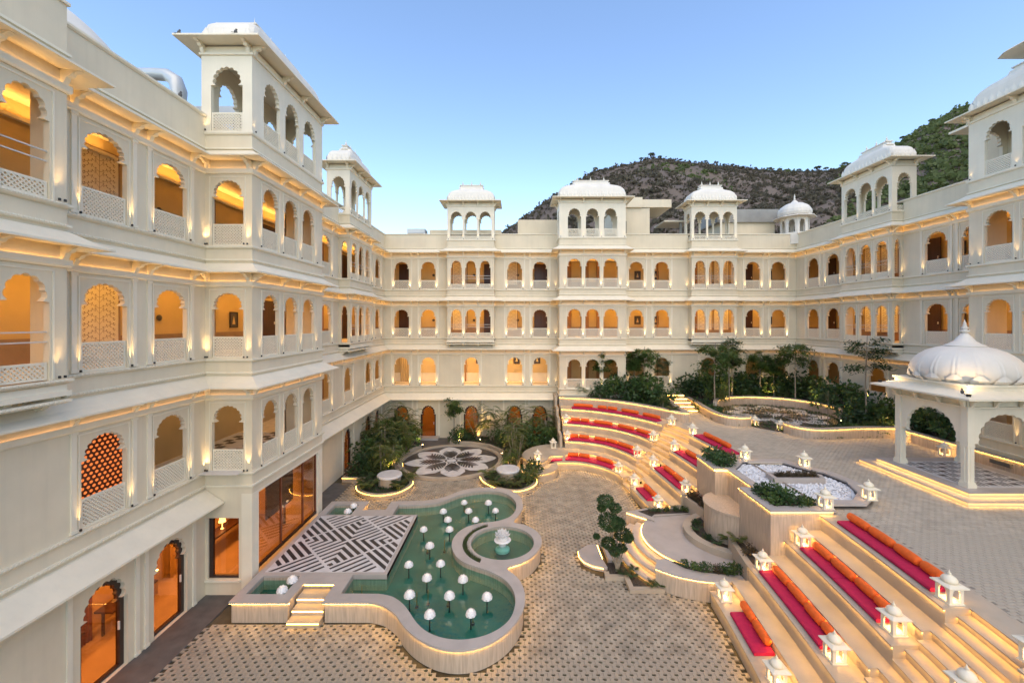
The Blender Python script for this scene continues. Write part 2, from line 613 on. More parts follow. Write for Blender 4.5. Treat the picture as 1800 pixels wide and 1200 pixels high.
# ground floor walls
mb = MB()
fr = FR('E', XL)
for s0, s1 in ((-5, 12.86), (17.5, YR)):
    hs = [[(s + x, z) for x, z in arch(1.12, 2.34, 1.72, 9, .05, 4)] for lv, k, c0, s, w, t in OPEN if lv == 0 and k == 'E' and s0 < s < s1]
    panel(mb, fr, [(s0, -.02), (s1, -.02), (s1, 3.0), (s0, 3.0)], hs, .2)
# bay side wall with the amber window
panel(mb, FR('S', 12.86), [(XL, -.02), (-8.52, -.02), (-8.52, 3.14), (XL, 3.14)], [[(-9.56, .5), (-9.56, 2.38), (-8.60, 2.38), (-8.60, .5)]], .16)
panel(mb, FR('N', 17.5), [(XL, -.02), (-8.3, -.02), (-8.3, 3.14), (XL, 3.14)], [], .16)
obj('wall', mb, m_wall, LEFT)
mb = MB()
hs = [[(s + x, z) for x, z in arch(1.12, 2.34, 1.72, 9, .05, 2)] for lv, k, c0, s, w, t in OPEN if lv == 0 and k == 'S']
panel(mb, FR('S', YR), [(XL, -.02), (2.98, -.02), (2.98, 3.0), (XL, 3.0)], hs, .2)
obj('wall', mb, m_wall, REAR)
# square columns that carry the big bay
for y0 in (12.86, 17.16):
    obj('column', MB().box(-8.52, -8.19, y0, y0 + .34, 0, 3.14), m_trim, LEFT)
mb = MB().box(XL, -8.19 - .002, 12.862, 17.498, 3.06, 3.14)
obj('bay_soffit', mb, m_trim, LEFT)

# swept trims
def trims(name, path, prof, m, cut=None, capends=False):
    for root, a, b in wing_ranges(path):
        if cut and root not in cut:
            continue
        obj(name, sweep(MB(), path, prof, a, b, capends=capends), m, root)
for L, path in ((L1, P1), (L2, P23), (L3, P23)):
    trims('sill_moulding', path, [(-.02, L - .02), (.075, L - .02), (.075, L - .07), (.05, L - .10), (-.02, L - .12)], m_trim)
    trims('string_moulding', path, [(-.02, L - .42), (.055, L - .43), (.055, L - .48), (-.02, L - .51)], m_trim)
    trims('ledge_moulding', path, [(-.02, L + 2.20), (.035, L + 2.20), (.06, L + 2.24), (.06, L + 2.36), (.045, L + 2.36), (.045, L + 2.31), (-.02, L + 2.31)], m_trim)
    e = L + 2.60
    trims('eave', path, [(-.02, e + .34), (.06, e + .30), (.28, e + .15), (.50, e + .045), (.50, e), (.05, e + .03), (-.02, e + .03)], m_trim)
trims('roof_moulding', P23, [(-.02, 13.84), (.05, 13.83), (.05, 13.78), (-.02, 13.77)], m_trim)
m_cove3 = emit('eave_cove_light_dim', (1.0, .52, .20), 2.5)
for L, path, ws in ((L3, P23, (m_cove, m_cove2, m_cove)), (L2, P23, (m_cove, m_cove2, m_cove2)), (L1, P1, (m_cove3, m_cove3, m_cove3))):
    for (root, a, b), mm in zip(wing_ranges(path), ws):
        if b > a:
            obj('cove_light', sweep(MB(), path, [(.006, L + 2.318), (.036, L + 2.318)], a, b), mm, root)
# parapet coping on the straight walls and moulding at the pavilion floors
roofpath = [(XL, -5), (XL, YR), (XR, YR), (XR, -5)]
for root, a, b in ((LEFT, 0, 1), (REAR, 1, 2), (RIGHT, 2, 3)):
    obj('parapet_coping', sweep(MB(), roofpath, [(-.24, 14.79), (-.24, 14.86), (.06, 14.86), (.06, 14.81), (.02, 14.77), (0.003, 14.77), (0.003, 14.79)], a, b), m_trim, root)
# ground eave: left wall up to the bay, then from the bay round to the amphitheatre
ge = [(-.02, 3.27), (.06, 3.25), (.35, 3.05), (.60, 2.90), (.60, 2.85), (.05, 2.88), (-.02, 2.88)]
obj('eave', sweep(MB(), [(XL, -5), (XL, 12.84)], ge, capends=True), m_trim, LEFT)
pg2 = [(XL, 17.52), (XL, YR), (2.96, YR)]
obj('eave', sweep(MB(), pg2, ge, 0, 1, capends=True), m_trim, LEFT)
obj('eave', sweep(MB(), pg2, ge, 1, 2, capends=True), m_trim, REAR)
# leafy relief run on the near mouldings: rows of small lobes
def lobes(root, fr, s0, s1, z, d, pitch=.085, hgt=.035):
    mb = MB()
    s = s0
    while s < s1:
        mb.add([fr(s, d, z - hgt), fr(s + pitch * .86, d, z - hgt), fr(s + pitch * .74, d + .022, z), fr(s + pitch * .12, d + .022, z), fr(s + pitch * .43, d + .006, z + hgt)],
               [(0, 1, 2, 3), (3, 2, 4), (0, 3, 4), (1, 4, 2)])
        s += pitch
    obj('leaf_relief', mb, m_trim, root, kind=None)
for z, d in ((L1 - .045, .078), (L1 - .455, .058), (L2 - .045, .078), (L2 - .455, .058), (L3 - .045, .078), (L3 - .455, .058), (13.66, .42)):
    fr = FR('E', XL)
    if z > 13:
        continue
    lobes(LEFT, fr, 7.2 if z < 7 else 8.5, 12.75, z, d)
for z in (L2 - .045, L2 - .455, L3 - .045, L3 - .455):
    lobes(LEFT, FR('E', -9.04), 6.6, 8.3, z, .078 if (z - L2) > -.1 and z < 8 or (z - L3) > -.1 else .058)

# balcony slabs and corbels under the small bays
def balcony(root, kd, c0, s0, s1, p=.6):
    fr = FR(kd, c0)
    mb = MB().fbox(fr, s0 - .05, s1 + .05, -.7, .05, 6.98, 7.08).fbox(fr, s0, s1, -.7, .003, 7.08, 7.20)
    obj('balcony_slab', mb, m_trim, root)
    n = 3 if abs(s0) > 15 or kd == 'S' else 4
    for i in range(n + 1):
        s = s0 + .08 + (s1 - s0 - .16) * i / n
        obj('corbel', corbel(fr, s, 6.98, .5, .42, .12), m_trim, root)
def corbel(fr, s, ztop, depth, h, w):
    prof = [(0, 0), (depth, 0), (depth, -.06), (depth * .86, -.13 * h / .4), (depth * .62, -.16 * h / .4), (depth * .5, -.24 * h / .4), (depth * .28, -.3 * h / .4), (depth * .2, -h), (0, -h)]
    mb = MB()
    a = [fr(s - w / 2, -.6 + d + (.0 if depth else 0), ztop + z) for d, z in prof]
    b = [fr(s + w / 2, -.6 + d, ztop + z) for d, z in prof]
    return mb.loft([a, b])
balcony(LEFT, 'E', -9.04, 4.95, 8.35)
balcony(LEFT, 'E', -9.04, 22.5, 25.9)
balcony(REAR, 'S', 29.7, -4.96, -1.6)
balcony(REAR, 'S', 29.7, 12.52, 15.77)
balcony(RIGHT, 'W', 19.8, 21.9, 25.3)

# brackets under the eaves (one mesh, shared), pilasters and uplights beside every opening
brk = MB()
def sprof(k):
    return [(.0, 0), (.38, 0), (.38, -.035), (.30, -.07), (.24, -.075), (.20, -.13), (.12, -.15), (.10, -.21), (.05, -.30), (.0, -.34)]
for (w, k) in ((.10, 1.0),):
    pr = sprof(k)
    brk.loft([[(-w / 2, -d, z) for d, z in pr], [(w / 2, -d, z) for d, z in pr]])
brk.box(-.075, .075, -.40, 0, .0, .025)
me_brk = brk.mesh('bracket')
me_brk.materials.append(m_trim)
fx = MB().lathe([(.0, 0), (.023, 0), (.023, .045), (.018, .05), (.0, .038)], 8)
me_fix = fx.mesh('uplight')
me_fix.materials.append(m_metal)

def bracket(root, kd, c0, s, L):
    fr = FR(kd, c0)
    o = obj('bracket', me_brk, None, root, fr(s, .0, L + 2.63), ROT[kd])
UP = [0]
def uplight(root, kd, c0, s, z, e=4.0, d=.075, sub=None):
    fr = FR(kd, c0)
    o = obj('uplight', me_fix, None, root, fr(s, d, z))
    light('SPOT', (0, 0, .075), e, (1.0, .66, .30), o, size=.012, rot=(PI + {'S': -.06, 'N': .06}.get(kd, 0), {'E': .06, 'W': -.06}.get(kd, 0), 0), spot=math.radians(40), blend=.8)
    UP[0] += 1
_pil = {}
def pilaster(root, kd, c0, s, z0, z1, w=.11, d=.035):
    key = (round(z1 - z0, 2), w, d)
    if key not in _pil:
        h = z1 - z0
        m = MB().box(-w / 2, w / 2, -d, .02, 0, h).box(-w / 2 - .02, w / 2 + .02, -d - .015, .02, 0, .07).box(-w / 2 - .02, w / 2 + .02, -d - .015, .02, h - .06, h)
        me = m.mesh('pilaster')
        me.materials.append(m_trim)
        _pil[key] = me
    obj('pilaster', _pil[key], None, root, FR(kd, c0)(s, 0, z0), ROT[kd])

_fr = {}
def surround(w, h, typ):
    key = (w, typ)
    if key not in _fr:
        m = MB()
        a = w / 2 + .045
        # rectangular bead round the arch
        for x0, x1, z0, z1 in ((-a - .03, -a, 0, h + .1), (a, a + .03, 0, h + .1), (-a - .03, a + .03, h + .1, h + .13)):
            m.box(x0, x1, -.016, .01, z0, z1)
        me = m.mesh('arched_window')
        me.materials.append(m_trim)
        _fr[key] = me
    return _fr[key]

for lv, kd, c0, s, w, typ in OPEN:
    root = LEFT if s != s else None
    fr = FR(kd, c0)
    p = fr(s, 0, 0)
    root = LEFT if p[0] < -7.9 and p[1] < YR - .05 else (RIGHT if p[0] > 18 and p[1] < YR - .05 else REAR)
    L = LZ[lv]
    if lv == 0:
        # dark timber door frame with the cusped head, glazed door inside
        fo = arch(w, 2.34, 1.72, 9, .05, 4 if kd == 'E' and s < 15 else 2)
        k = (w - .22) / w
        fi = [(x * k, z * .955 if z > .01 else .07) for x, z in fo]
        mb = MB()
        panel(mb, lambda a, d, z: fr(s + a, d, z), fo, [fi[::-1]], .10, -.10)
        o = obj('door', mb, m_frame, root)
        obj('pane', MB().fbox(lambda a, d, z: fr(s + a, d, z), -w / 2 + .05, w / 2 - .05, -.16, -.152, .05, 2.2), m_glass, o)
        hb = MB()
        hb.v = [fr(s + w / 2 - .16 + x, -.09 + y, z) for x, y, z in [(-.012, 0, .95), (.012, 0, .95), (.012, .04, .95), (-.012, .04, .95), (-.012, 0, 1.15), (.012, 0, 1.15), (.012, .04, 1.15), (-.012, .04, 1.15)]]
        hb.f = [(0, 1, 2, 3), (4, 5, 6, 7), (0, 1, 5, 4), (1, 2, 6, 5), (2, 3, 7, 6), (3, 0, 4, 7)]
        obj('handle', hb, m_rail, o)
        for q in (-1, 1):
            pilaster(root, kd, c0, s + q * .8, .0, 2.85)
        continue
    if typ == 'slot':
        continue
    o = obj('arched_window', surround(w, 2.0, typ), None, root, fr(s, 0, L), ROT[kd])
    if typ == 'bal':
        obj('lattice_railing', lattice(w - .02, .34), None, o, (0, .06, .0))
        for hz in (.72, .91):
            obj('handrail', MB().box(-w / 2, w / 2, .045, .07, hz, hz + .025), m_rail, o)
    else:
        if lv == 1 and kd == 'S' and c0 > 30 and s < 2:
            obj('handrail', MB().box(-w / 2, w / 2, .045, .07, .10, .13), m_metal, o)
        else:
            obj('lattice_railing', lattice(w - .02, .66, .09 if abs(p[1]) < 24 else .12), None, o, (0, .05, .0))
    # uplights, pilasters, brackets
    hid = (kd == 'E' and p[1] < 6.3) or (kd == 'W' and p[1] < 14.8)
    off = .655 if typ == 'win' else w / 2 + (.12 if typ == 'bal' else .16)
    if typ == 'win':
        for q in (-1, 1):
            pilaster(root, kd, c0, s + q * .72, L + .0, L + 2.2)
            bracket(root, kd, c0, s + q * .72, L)
            if not hid and not (lv == 2 and kd == 'W'):
                uplight(root, kd, c0, s + q * .61, L + .01, 26.0, .062)
    else:
        for q in (-1, 1):
            if not hid and typ in ('bay', 'bal') and (q == -1 or True):
                if lv == 2 and kd == 'W':
                    continue
                # share the light between neighbouring arches
                first = not any(o2[0] == lv and o2[1] == kd and abs(o2[2] - c0) < .01 and 0 < (s - o2[3]) * -q < 1.4 and False for o2 in OPEN)
                ed = any(o2[0] == lv and o2[1] == kd and abs(o2[2] - c0) < .01 and .5 < (o2[3] - s) < 1.4 for o2 in OPEN)
                if q == 1 and ed:
                    continue
                uplight(root, kd, c0, s + q * off, L + .01, 20.0, .062)
# brackets on the bays
def baybr(root, kd, c0, ss):
    for L in ((L1, L2, L3) if c0 in (-8.19, 28.85, 18.95) else (L2, L3)):
        for s in ss:
            bracket(root, kd, c0, s, L)
baybr(LEFT, 'E', -8.19, (12.96, 14.47, 15.72, 17.4))
baybr(LEFT, 'E', -9.04, (5.05, 6.1, 7.14, 8.27, 22.6, 23.68, 24.72, 25.8))
baybr(REAR, 'S', 28.85, (3.06, 4.65, 5.91, 7.5))
baybr(REAR, 'S', 29.7, (-4.88, -3.8, -2.76, -1.68, 12.6, 13.64, 14.66, 15.69))
baybr(RIGHT, 'W', 19.8, (25.2, 24.12, 23.08, 22.0))
baybr(RIGHT, 'W', 18.95, (17.3, 15.72, 14.47, 12.9))
for L in (L1, L2, L3):
    bracket(LEFT, 'S', 12.86, -8.27, L)
    bracket(LEFT, 'S', 12.86, -9.55, L)
    if L > L1:
        bracket(LEFT, 'S', 22.5, -9.12, L)
        bracket(RIGHT, 'S', 21.9, 19.88, L)
# corner light where each bay meets the wall
for L in (L1, L2, L3):
    uplight(LEFT, 'S', 12.86, -9.53, L + .01, 12)
    uplight(LEFT, 'S', 12.86, -8.40, L + .01, 1.5)
    uplight(REAR, 'S', YR, 2.85, L + .01, 12)
    uplight(REAR, 'S', YR, 7.72, L + .01, 12)
    if L > L1:
        uplight(LEFT, 'E', -9.04, 8.25, L + .01, 12)
        uplight(RIGHT, 'W', 18.95, 17.28, L + .01, 12)
        uplight(REAR, 'S', YR, 12.42, L + .01, 12)
        uplight(RIGHT, 'S', 21.9, 20.3, L + .01, 12)

# floor slabs, ceilings, corridor walls
def slabs(root, boxes, zs):
    for z0, z1 in zs:
        mb = MB()
        for x0, x1, y0, y1 in boxes:
            mb.box(x0, x1, y0, y1, z0, z1)
        obj('floor_slab', mb, m_ceil, root)
DEP = 2.0
lb = [(-12.2, XL - .19, -5, YR + 2.4)]
slabs(LEFT, lb, ((2.45, L1), (L1 + 2.75, L2), (L2 + 2.75, L3), (L3 + 2.75, 14.2)))
slabs(LEFT, [(XL - .19, -8.24, 13.03, 17.33)], ((3.2, L1 - .001), (L1 + 2.75, L2 - .001), (L2 + 2.75, L3 - .001), (L3 + 2.75, 14.3)))
for _q in ((5.2, 8.15), (22.68, 25.7)):
    slabs(LEFT, [(XL - .19, -9.25, *_q)], ((7.0, L2 - .001), (L2 + 2.75, L3 - .001), (L3 + 2.75, 14.3)))
rb = [(XL - .18, XR + .18, YR + .19, YR + 2.4)]
slabs(REAR, rb, ((2.45, L1 - .002), (L1 + 2.75, L2 - .002), (L2 + 2.75, L3 - .002), (L3 + 2.75, 14.2)))
slabs(REAR, [(3.1, 7.45, 29.05, YR + .19)], ((2.9, L1 - .003), (L1 + 2.75, L2 - .003), (L2 + 2.75, L3 - .003), (L3 + 2.75, 14.3)))
for _q in ((-4.8, -1.75), (12.7, 15.6)):
    slabs(REAR, [(*_q, 29.9, YR + .19)], ((7.0, L2 - .003), (L2 + 2.75, L3 - .003), (L3 + 2.75, 14.3)))
gb = [(XR + .19, XR + 2.6, -5, YR + 2.4)]
slabs(RIGHT, gb, ((2.45, L1), (L1 + 2.75, L2), (L2 + 2.75, L3), (L3 + 2.75, 14.2)))
slabs(RIGHT, [(19.15, XR + .19, 12.95, 17.25)], ((2.9, L1 - .001), (L1 + 2.75, L2 - .001), (L2 + 2.75, L3 - .001), (L3 + 2.75, 14.3)))
slabs(RIGHT, [(20.0, XR + .19, 22.05, 25.15)], ((7.0, L2 - .001), (L2 + 2.75, L3 - .001), (L3 + 2.75, 14.3)))
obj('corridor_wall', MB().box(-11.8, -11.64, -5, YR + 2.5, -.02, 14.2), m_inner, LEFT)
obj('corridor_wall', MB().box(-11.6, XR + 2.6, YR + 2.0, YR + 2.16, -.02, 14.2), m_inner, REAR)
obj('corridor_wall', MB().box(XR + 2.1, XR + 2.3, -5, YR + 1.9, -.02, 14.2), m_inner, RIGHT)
for root, bx in ((LEFT, (-11.637, -11.62, -5, YR + 1.9)), (REAR, (-11.5, XR + 2.0, YR + 1.98, YR + 1.997)), (RIGHT, (XR + 2.08, XR + 2.097, -5, YR + 1.9))):
    for L in (L2, L3):
        obj('dado', MB().box(*bx, L, L + .72), m_dado, root)
obj('glazed_room_floor', MB().box(-11.6, -9.77, -5, 17.4, -.02, .05), m_cfloor, LEFT)
obj('glazed_room_floor', MB().box(-9.77, -8.36, 13.05, 17.3, -.02, .05), m_cfloor, LEFT)
obj('glazed_room_floor', MB().box(-11.6, -9.85, 17.4, YR + 1.9, -.02, .05), m_cfloor, LEFT)
obj('glazed_room_floor', MB().box(-9.6, 3.0, YR + .2, YR + 1.9, -.02, .05), m_cfloor, REAR)
# cross walls that close the galleries at intervals
for yy in (2.5, 18.2, 22.2):
    obj('cross_wall', MB().box(-11.62, XL - .2, yy, yy + .12, .05, 2.45), m_inner, LEFT)

# cove strips that light the galleries, and the lamps they stand for
def gallery(root, kd, c0, s0, s1, L, e_up, e_dn, col):
    fr = FR(kd, c0)
    n = max(1, round(abs(s1 - s0) / 9))
    for i in range(n):
        a = s0 + (s1 - s0) * i / n
        b = s0 + (s1 - s0) * (i + 1) / n
        ln = abs(b - a) * .92
        p = fr((a + b) / 2, -DEP + .22, L + 2.42)
        cv = MB()
        cv.fbox(fr, a + .1, b - .1, -DEP + .015, -DEP + .13, L + 2.30, L + 2.38)
        obj('light_cove', cv, m_trim, root)
        rz = PI / 2 if kd in 'EW' else 0
        light('AREA', p, e_up * ln, col, None, size=ln, size_y=.08, rot=(PI, 0, rz))
        p2 = fr((a + b) / 2, -1.15, L + 2.70)
        if e_dn:
            light('AREA', p2, e_dn * ln, col, None, size=ln, size_y=.10, rot=(0, 0, rz))
G3, G2, G1 = (1.0, .53, .14), (1.0, .52, .12), (1.0, .62, .30)
gallery(LEFT, 'E', XL, 3, 30, L3, 2.8, .8, G3)
gallery(LEFT, 'E', XL, 3, 30, L2, 2.6, 4.4, G2)
gallery(LEFT, 'E', XL, 12.4, 30, L1, .8, 1.9, G1)
gallery(LEFT, 'E', XL, 3, 11, L1, .0, .5, AMBER)
gallery(REAR, 'S', YR, -9.4, 20.2, L3, 3.4, 1.2, G3)
gallery(REAR, 'S', YR, -9.4, 20.2, L2, 2.4, 5.0, G2)
gallery(REAR, 'S', YR, -9.4, 2.9, L1, 2.4, 8, G1)
gallery(REAR, 'S', YR, 3.2, 20.2, L1, .15, .35, G2)
gallery(RIGHT, 'W', XR, 8, 29, L3, 2.8, .9, G3)
gallery(RIGHT, 'W', XR, 8, 29, L2, 2.4, 3.8, G2)
gallery(RIGHT, 'W', XR, 8, 29, L1, .3, .7, G2)
def lowroom(kd, c0, s0, s1, e, n):
    fr = FR(kd, c0)
    for i in range(n):
        a = s0 + (s1 - s0) * (i + .5) / n
        light('AREA', fr(a, -1.0, 2.38), e * abs(s1 - s0) / n, (1.0, .52, .15), None, size=abs(s1 - s0) / n * .8, size_y=.4, rot=(0, 0, PI / 2 if kd in 'EW' else 0))
lowroom('E', XL, 7, 17, 16, 2)
lowroom('E', XL, 19, 30, 3, 2)
lowroom('S', YR, -9.4, 3, 3.2, 3)

# glazing of the room under the big bay
fr = FR('E', -8.30)
g = obj('glazed_screen', MB().fbox(fr, 13.2, 17.16, -.008, 0, .62, 2.96), m_glass, LEFT)
for s in (13.22, 14.62, 16.1, 17.12):
    obj('mullion', MB().fbox(fr, s - .025, s + .025, -.03, .03, .55, 3.05), m_redwood, g)
obj('mullion', MB().fbox(fr, 13.2, 17.16, -.032, .032, .56, .66), m_frame, g)
obj('panel', MB().fbox(fr, 15.2, 17.0, -.9, -.85, 1.2, 3.05), m_wood, LEFT)
f2 = FR('S', 12.92)
o = obj('window_frame', panel(MB(), f2, [(-9.56, .5), (-9.56, 2.38), (-8.6, 2.38), (-8.6, .5)], [[(-9.44, .58), (-8.62, .58), (-8.62, 2.36), (-9.44, 2.36)]], .08, 0), m_frame, LEFT)
obj('pane', MB().fbox(f2, -9.46, -8.6, -.05, -.045, .56, 2.37), m_glass, o)
obj('window_sill', MB().fbox(FR('S', 12.86), -9.62, -8.54, 0, .07, .43, .49), m_trim, LEFT)

# curtains and pendant bulbs seen through the ground-floor glass
for s0, s1, d in ((8.9, 9.5, -1.5), (10.4, 11.0, -1.6), (12.2, 12.9, -1.5), (13.6, 14.2, -1.7)):
    cm = MB()
    N_ = 26
    cm.loft([[(XL + d + .05 * math.sin(i * 1.9), s0 + (s1 - s0) * i / N_, z) for i in range(N_ + 1)] for z in (.06, 2.44)], False, False, closed=False)
    obj('curtain', cm, m_redwood if s0 < 12 else m_inner, LEFT, smooth=True)
for x, y, z in ((-10.4, 11.5, 1.5), (-10.5, 11.7, 1.3), (-10.3, 11.9, 1.35), (-10.6, 11.4, 1.2), (-10.35, 11.75, 1.1), (-9.4, 13.9, 2.55), (-9.35, 14.0, 2.45), (-9.5, 14.05, 2.5)):
    p_ = obj('pendant_bulb', MB().lathe([(.0, -.03), (.03, 0), (.0, .03)], 8), m_bulb, LEFT, (x, y, z))
    obj('cable', MB().box(-.004, .004, -.004, .004, .03, 2.44 - z + (.7 if x > -10 else 0)), m_metal, p_)
for y0, y1 in ((9.0, 10.3), (11.0, 12.4), (14.3, 16.6)):
    tb_ = obj('table', MB().box(-11.2, -10.7, y0, y1, .72, .77).box(-11.1, -11.05, y0 + .1, y0 + .15, .05, .72).box(-10.85, -10.8, y1 - .15, y1 - .1, .05, .72), m_wood, LEFT)
    obj('table_lamp', MB().lathe([(.0, 0), (.06, 0), (.015, .03), (.015, .25), (.12, .25), (.08, .42), (.0, .42)], 12), emit('lampshade_glow', (1, .6, .25), 5) if y0 < 10 else bpy.data.materials['lampshade_glow'], tb_, (-10.95, (y0 + y1) / 2, .77))
# things on the gallery walls: doors, floral panels, framed pictures, discs
def floral(w, h):
    mb = MB()
    def dia(x, z, r, k=1.0):
        mb.add([(x - r, -.012, z), (x, -.012, z - r * k), (x + r, -.012, z), (x, -.012, z + r * k)], [(0, 1, 2, 3)])
    mb.add([(-.006, -.012, .06), (.006, -.012, .06), (.006, -.012, h - .06), (-.006, -.012, h - .06)], [(0, 1, 2, 3)])
    for r in range(int(h / .15)):
        z = .1 + r * .15
        for sx in (-1, 1):
            px_, pz_ = 0, z
            for q in range(1, 9):
                a = q / 8
                x = sx * (.40 * a)
                zz = z + .10 * math.sin(a * PI) + (.03 if r % 2 else -.03) * math.sin(a * 2 * PI)
                mb.add([(px_, -.012, pz_ - .005), (x, -.012, zz - .005), (x, -.012, zz + .005), (px_, -.012, pz_ + .005)], [(0, 1, 2, 3)])
                if q % 2 == 0:
                    dia(x, zz + .03, .017, 1.6)
                    dia(x + sx * .02, zz - .028, .014, 1.2)
                px_, pz_ = x, zz
            for k in range(5):
                a = 2 * PI * k / 5 + r
                dia(sx * .42 + .028 * math.cos(a), z + .028 * math.sin(a), .013)
    return mb
def onwall(root, kd, c0, s, L, what):
    fr = FR(kd, c0)
    o = None
    if what == 'door':
        o = obj('door', MB().box(-.52, .52, -.05, 0, 0, 2.1), m_wood, root, fr(s, -DEP + .02, L), ROT[kd])
        obj('handle', MB().box(.40, .43, -.09, -.05, 1.0, 1.12), m_rail, o)
    elif what == 'floral':
        o = obj('floral_panel', MB().box(-.55, .55, -.01, 0, 0, 1.9), m_trim, root, fr(s, -DEP + .03, L + .5), ROT[kd])
        obj('floral_pattern', floral(1.0, 1.85), m_dado, o)
        bd = MB()
        for x0, x1, z0, z1 in ((-.6, -.55, -.05, 1.95), (.55, .6, -.05, 1.95), (-.55, .55, 1.9, 1.95)):
            bd.box(x0, x1, -.025, 0, z0, z1)
        obj('border', bd, m_dado, o)
    elif what == 'picture':
        o = obj('picture_frame', panel(MB(), FR('S', 0), [(-.24, -.32), (.24, -.32), (.24, .32), (-.24, .32)], [[(-.19, -.27), (.19, -.27), (.19, .27), (-.19, .27)]], .03, .03, rim=True), m_frame, root, fr(s, -DEP + .02, L + 1.35), ROT[kd])
        obj('print', MB().box(-.2, .2, -.012, 0, -.28, .28), m_greym, o)
        obj('print', MB().add([(-.09, -.016, -.18), (.09, -.016, -.18), (.05, -.016, .0), (0, -.016, .17), (-.05, -.016, .0)], [(0, 1, 2, 3, 4)]), m_orange if False else m_inner, o)
    elif what == 'disc':
        obj('wall_disc', MB().lathe([(.0, 0), (.10, 0), (.10, .02), (.05, .035), (.0, .03)], 12), m_greym, root, fr(s, -DEP + .02, L + 1.25)).rotation_euler = (PI / 2, 0, ROT[kd])
for L in (L2, L3):
    for s in (6.2, 19.4, 28.0):
        onwall(LEFT, 'E', XL, s, L, 'door')
    for s in (11.05, 14.9, 22.0):
        onwall(LEFT, 'E', XL, s + .5, L, 'floral')
    for s in (10.1, 12.6, 13.1):
        onwall(LEFT, 'E', XL, s + .4, L, 'disc')
    for s in (-8.6, -2.0, 1.9, 17.8):
        onwall(REAR, 'S', YR, s, L, 'door')
    for s in (-4.4, -.5, 14.6, 15.9):
        onwall(REAR, 'S', YR, s, L, 'floral')
    for s in (-6.45, -3.3, 13.2, 16.9, .1):
        onwall(REAR, 'S', YR, s, L, 'disc')
    for s in (29.6, 22.4, 18.2):
        onwall(RIGHT, 'W', XR, s, L, 'door')
    for s in (27.2, 20.9):
        onwall(RIGHT, 'W', XR, s, L, 'picture')
    for s in (24.9, 26.1):
        onwall(RIGHT, 'W', XR, s, L, 'floral')
onwall(LEFT, 'E', XL, 17.05, L2 - .15, 'picture')
for s in (-6.0, -2.9, -.0, 1.6):
    onwall(REAR, 'S', YR, s, L1 + .35, 'picture')
for a, b in ((-9.0, -7.7), ):
    cm = MB()
    cm.loft([[(a + (b - a) * i / 40, YR + 1.85 + .05 * math.sin(i * 1.3), z) for i in range(41)] for z in (L1 + .02, L1 + 2.7)], False, False, closed=False)
    obj('curtain', cm, m_inner, REAR, smooth=True)
obj('wainscot', MB().box(-9.6, 2.9, YR + 1.95, YR + 1.985, L1, L1 + .62).box(-9.6, 2.9, YR + 1.93, YR + 1.985, L1 + .62, L1 + .66), m_trim, REAR)
m_honey = mat('honey_wood', (.34, .17, .06), .5, .15, 4, stretch=(4, 4, .3))
for L in (L1, L2, L3):
    for x0, x1, hh in ((3.55, 4.25, 2.3), (5.0, 5.6, 2.2), (6.2, 6.55, 2.4), (8.45, 8.6, 2.4), (13.9, 14.0, 2.4), (10.9, 11.0, 2.4), (-4.0, -3.9, 2.3)):
        obj('wall_panel', MB().box(x0, x1, YR + 1.9, YR + 1.99, L + .02, L + hh), m_honey, REAR)
    for y0, y1 in ((24.0, 24.7), (23.0, 23.6), (16.2, 16.5), (14.8, 15.3)):
        obj('wall_panel', MB().box(XR + 1.98, XR + 2.09, y0, y1, L + .02, L + 2.3), m_honey, RIGHT)
    for y0, y1 in ((24.2, 24.9), (26.8, 26.95), (20.8, 21.4)):
        obj('wall_panel', MB().box(-11.63, -11.55, y0, y1, L + .02, L + 2.3), m_honey, LEFT)
for L in (L2, L3):
    for s in (9.4, 10.8, 17.0, 19.6):
        onwall(REAR, 'S', YR, s, L - .1, 'picture')
# first-floor room screens seen from above: perforated lamp screen and chequered floor
scr = MB()
fr = FR('E', XL)
for i in range(14):
    for j in range(18):
        s, z = 9.25 + i * .135 + (j % 2) * .067, L1 + .45 + j * .105
        hx = [(s + .044 * math.cos(PI / 3 * k + .3), z + .038 * math.sin(PI / 3 * k + .3)) for k in range(6)]
        scr.add([fr(a, -.595, b) for a, b in hx], [(0, 1, 2, 3, 4, 5)])
o = obj('lamp_screen', MB().fbox(fr, 9.15, 11.15, -.62, -.6, L1 + .4, L1 + 2.35), m_redwood, LEFT)
obj('lit_perforation', scr, emit('screen_glow', (1.0, .24, .06), .5), o, kind='stuff')
for i in range(12):
    for j in range(16):
        if (i + j) % 2 == 0:
            x, y = -11.6 + i * .28, 12.9 + j * .28
            if x + .28 > -8.45:
                continue
            obj('floor_tile', MB().box(x, x + .275, y, y + .275, L1, L1 + .006), m_black if (i // 2 + j) % 2 else m_white, LEFT)
obj('floor_sheet', MB().box(-11.6, -8.42, 12.5, 17.3, L1, L1 + .003), m_white, LEFT)
